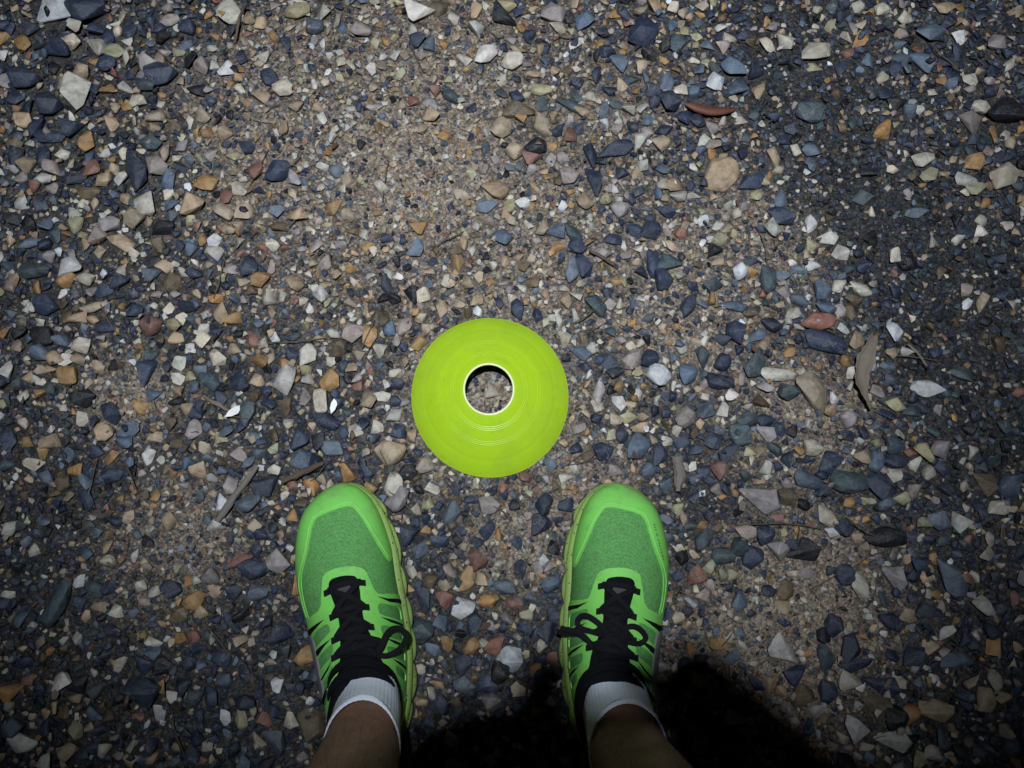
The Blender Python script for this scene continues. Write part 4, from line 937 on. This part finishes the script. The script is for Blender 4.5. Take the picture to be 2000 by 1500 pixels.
# ------------------------------------------------------------------ the person wearing the shoes
person = empty('person', (0, -.2, .0))
tag(person, 'person in white ankle socks standing in the green shoes before the disc cone', 'person')
LEGS = {'left': [(.045, -.1575, -.165), (.10, -.1525, -.174), (.13, -.1495, -.192), (.16, -.1475, -.203), (.20, -.1465, -.213), (.30, -.1420, -.232), (.38, -.138, -.238), (.48, -.135, -.240)],
        'right': [(.045, .1115, -.165), (.10, .1105, -.174), (.13, .1115, -.192), (.16, .1135, -.203), (.20, .118, -.213), (.30, .130, -.232), (.38, .133, -.238), (.48, .134, -.240)]}
LEGR = {.045: (.027, .038), .10: (.030, .040), .13: (.032, .040), .16: (.036, .042), .20: (.041, .045), .30: (.050, .053), .38: (.056, .058), .48: (.058, .060)}
verts = []; rad = []; eds = []
def add(p, r, link_to=None):
    verts.append(Vector(p) - Vector((0, -.2, 0))); rad.append(r if isinstance(r, tuple) else (r, r)); i = len(verts) - 1
    if link_to is not None: eds.append((link_to, i))
    return i
pel = add((0, -.29, .93), (.14, .11))
for side in ('left', 'right'):
    sx = -1 if side == 'left' else 1
    k = add((sx * .095, -.285, .84), .088, pel); k = add((sx * .118, -.262, .64), .076, k)
    for (z, x, y) in reversed(LEGS[side]): k = add((x, y, z), LEGR[z], k)
    q = SHOES[side]; c_, s_ = math.cos(q['rz']), math.sin(q['rz'])
    for fy, fz, fr in ((.10, .055, (.030, .026)), (.17, .050, (.034, .020)), (.24, .048, (.033, .014))):
        k = add((q['o'][0] - fy * s_, q['o'][1] + fy * c_, fz), fr, k)
c1 = add((0, -.285, 1.08), (.135, .10), pel); c2 = add((0, -.26, 1.24), (.15, .105), c1); c3 = add((0, -.215, 1.38), (.12, .085), c2)
nk = add((0, -.145, 1.465), .055, c3); hd = add((0, -.06, 1.525), (.072, .085), nk); h2 = add((0, .015, 1.555), (.07, .075), hd)
add((0, .0, 1.468), .014, hd)                                   # nose
for sx in (-1, 1): add((sx * .085, -.055, 1.53), .012, hd)      # ears
PH = Vector((-.011, -.057, 1.016))                              # the phone's middle
for sx, el, wr, pl in ((1, (.285, -.205, 1.085), (.128, -.042, 1.035), (.068, .006, 1.024)), (-1, (-.275, -.24, 1.09), (-.122, -.080, 1.035), (-.066, -.022, 1.024))):
    a = add((sx * .17, -.215, 1.375), .062, c3); a = add(el, .043, a); a = add(wr, (.028, .024), a); p = add(pl, (.030, .016), a)
    for j in range(4):                                          # fingers under the phone, thumb on top
        fy = pl[1] + (.016 if sx > 0 else .028) - .018 * j; L = (.03, .034, .032, .026)[j]
        f1 = add((pl[0] - sx * .022, fy, 1.004), .0088, p); add((pl[0] - sx * (.022 + L * .8), fy + .003, .9995), .0078, f1)
    th = add((pl[0] - sx * .012, pl[1] + .030, 1.030), .0105, p); add((pl[0] - sx * .030, pl[1] + .026, 1.0295), .0088, th)
    if sx < 0:                                                  # forefinger steadying the phone's top edge
        f1 = add((-.035, -.012, 1.032), .0090, p); f1 = add((-.014, .016, 1.032), .0115, f1); add((-.003, .041, 1.031), .0115, f1)
def skin_body(name, verts, eds, rad, root, mat, parent, levels=2):
    me = bpy.data.meshes.new(name); me.from_pydata(verts, eds, [])
    o = link(name, me, M[mat], parent)
    md = o.modifiers.new('skin', 'SKIN'); md.use_smooth_shade = True
    for i, r in enumerate(rad): me.skin_vertices[0].data[i].radius = r
    me.skin_vertices[0].data[root].use_root = True
    o.modifiers.new('smooth', 'SUBSURF').render_levels = levels; o.modifiers['smooth'].levels = levels
    return o
skin_body('body', verts, eds, rad, 0, 'skin', person)
# shorts and shirt over the same frame
B0 = Vector((0, -.2, 0))
sv = [Vector(p) - B0 for p in ((0, -.29, .95), (-.10, -.285, .84), (-.125, -.262, .62), (.10, -.285, .84), (.125, -.262, .62), (0, -.288, 1.03))]
skin_body('shorts', sv, [(0, 1), (1, 2), (0, 3), (3, 4), (0, 5)], [(.165, .135), (.115, .115), (.112, .115), (.115, .115), (.112, .115), (.16, .13)], 0, 'shorts', person, 2)
sv = [Vector(p) - B0 for p in ((0, -.27, 1.22), (0, -.285, 1.05), (0, -.215, 1.385), (-.175, -.22, 1.375), (-.225, -.235, 1.25), (.175, -.22, 1.375), (.225, -.235, 1.25))]
skin_body('shirt', sv, [(0, 1), (0, 2), (2, 3), (3, 4), (2, 5), (5, 6)], [(.175, .13), (.17, .135), (.135, .10), (.078, .078), (.07, .07), (.078, .078), (.07, .07)], 0, 'shirt', person, 2)
# ankle socks: ribbed tubes with a thicker cuff
for side, top in (('left', .157), ('right', .163)):
    zs_ = np.array([l[0] for l in LEGS[side]]); xs_ = np.array([l[1] for l in LEGS[side]]); ys_ = np.array([l[2] for l in LEGS[side]])
    def sock_rows(z0, z1, nz, rib, swell, sub=96):
        V = []; n = sub
        for i in range(nz):
            tt = i / (nz - 1); z = z0 + (z1 - z0) * tt
            cx, cy = np.interp(z, zs_, xs_), np.interp(z, zs_, ys_)
            rx, ry = np.interp(z, [.05, .08, .10, .13, .17], [.031, .0325, .0345, .0360, .0390]), np.interp(z, [.05, .09, .11, .13, .17], [.060, .0560, .0530, .0490, .0470])
            for k in range(n):
                a = 2 * math.pi * k / n
                w = 1 + rib * math.cos(a * 48) + .010 * math.sin(a * 5 + z * 90) * (1 - tt) + swell(tt)
                V.append((cx + rx * w * math.cos(a), cy + ry * w * math.sin(a) + .2, z + .004 * math.sin(a) * 1.0 - .006 * math.sin(a) * tt))
        F = [(i * n + k, i * n + (k + 1) % n, (i + 1) * n + (k + 1) % n, (i + 1) * n + k) for i in range(nz - 1) for k in range(n)]
        return V, F
    V, F = sock_rows(.052, top - .007, 16, .005, lambda t_: .0, 192)
    so = link('sock', mesh('sock', V, F), M['sock_white'], person)
    V, F = sock_rows(top - .0085, top, 9, .004, lambda t_: .02 * math.sin(math.pi * min(max(t_, 0), 1)) ** .5 - .02 * (t_ > .95), 192)
    link('cuff', mesh('cuff', V, F), M['cuff_white'], so)

# short dark hairs on the shins
V = []; F = []
for side in ('left', 'right'):
    zs_ = np.array([l[0] for l in LEGS[side]]); xs_ = np.array([l[1] for l in LEGS[side]]); ys_ = np.array([l[2] for l in LEGS[side]])
    rz_ = np.array([LEGR[z] for z in zs_])
    for _ in range(420):
        z, a = rnd.uniform(.17, .40), rnd.uniform(-.3, math.pi + .3)
        cx, cy, rx, ry = (np.interp(z, zs_, q) for q in (xs_, ys_, rz_[:, 0] * .9, rz_[:, 1] * .9))
        nx_, ny_ = math.cos(a), math.sin(a); p = np.array((cx + rx * nx_, cy + ry * ny_ + .2, z)); ln = rnd.uniform(.007, .014)
        tip = p + np.array((nx_ * .55 + rnd.gauss(0, .3), ny_ * .55 + rnd.gauss(0, .3), -.8)) * ln
        w = np.array((-ny_, nx_, 0)) * .00011; u_ = np.array((0, 0, .00011)); k = len(V)
        V += [p - w, p + w, p + u_, tip]; F += [(k, k + 1, k + 3), (k + 1, k + 2, k + 3), (k + 2, k, k + 3)]
M['hair'] = coated('body_hair', (.018, .013, .010), .6, 0)
tag(link('leg_hair', mesh('leg_hair', V, F, False), M['hair'], person), kind='stuff')

# ------------------------------------------------------------------ phone and head torch
def rbox(sx, sy, sz, r, seg=3):
    bm = bmesh.new(); bmesh.ops.create_cube(bm, size=1); bmesh.ops.scale(bm, vec=(sx, sy, sz), verts=bm.verts)
    bmesh.ops.bevel(bm, geom=bm.edges[:], offset=r, segments=seg, affect='EDGES', profile=.5)
    me = bpy.data.meshes.new('box'); bm.to_mesh(me); bm.free()
    me.polygons.foreach_set('use_smooth', np.ones(len(me.polygons), bool)); me.set_sharp_from_angle(angle=R(40)); return me
ph = empty('phone', PH); ph.rotation_euler = (R(11), 0, 0)
tag(ph, 'black phone held flat in both hands above the shoes', 'phone')
link('case', rbox(.074, .155, .0085, .003), M['phone'], ph)
o = link('screen', rbox(.068, .148, .001, .0004, 1), M['screen'], ph); o.location = (0, 0, .0047)
hl = empty('head_torch', LAMP + Vector((.02, -.03, .03)))
tag(hl, 'lit head torch on a dark strap round the head of the person', 'head torch')
d = (AIM - LAMP).normalized()
o = link('housing', rbox(.06, .04, .035, .008), M['phone'], hl); o.location = Vector((-.02, .03, -.03)) - d * .026; o.rotation_euler = d.to_track_quat('-Z', 'Y').to_euler()
V, F = lathe([(0.0001, 0), (.012, 0), (.012, .003), (.0001, .003)], 32)
o = link('lens', mesh('lens', V, F, True, 40), M['lens'], hl); o.location = Vector((-.02, .03, -.03)) - d * .0065; o.rotation_euler = d.to_track_quat('-Z', 'Y').to_euler()
V, F = tube([(.088 * math.cos(a), -.07 + .105 * math.sin(a), -.02 + .0 * a) for a in np.linspace(0, 2 * math.pi, 40)], .004, 8, 3.2)
link('strap', mesh('strap', V, F), M['strap'], hl)
sp = bpy.data.objects.new('beam', sd); col.objects.link(sp); sp.parent = hl
sp.location = Vector((-.02, .03, -.03)); sp.rotation_euler = d.to_track_quat('-Z', 'Y').to_euler()
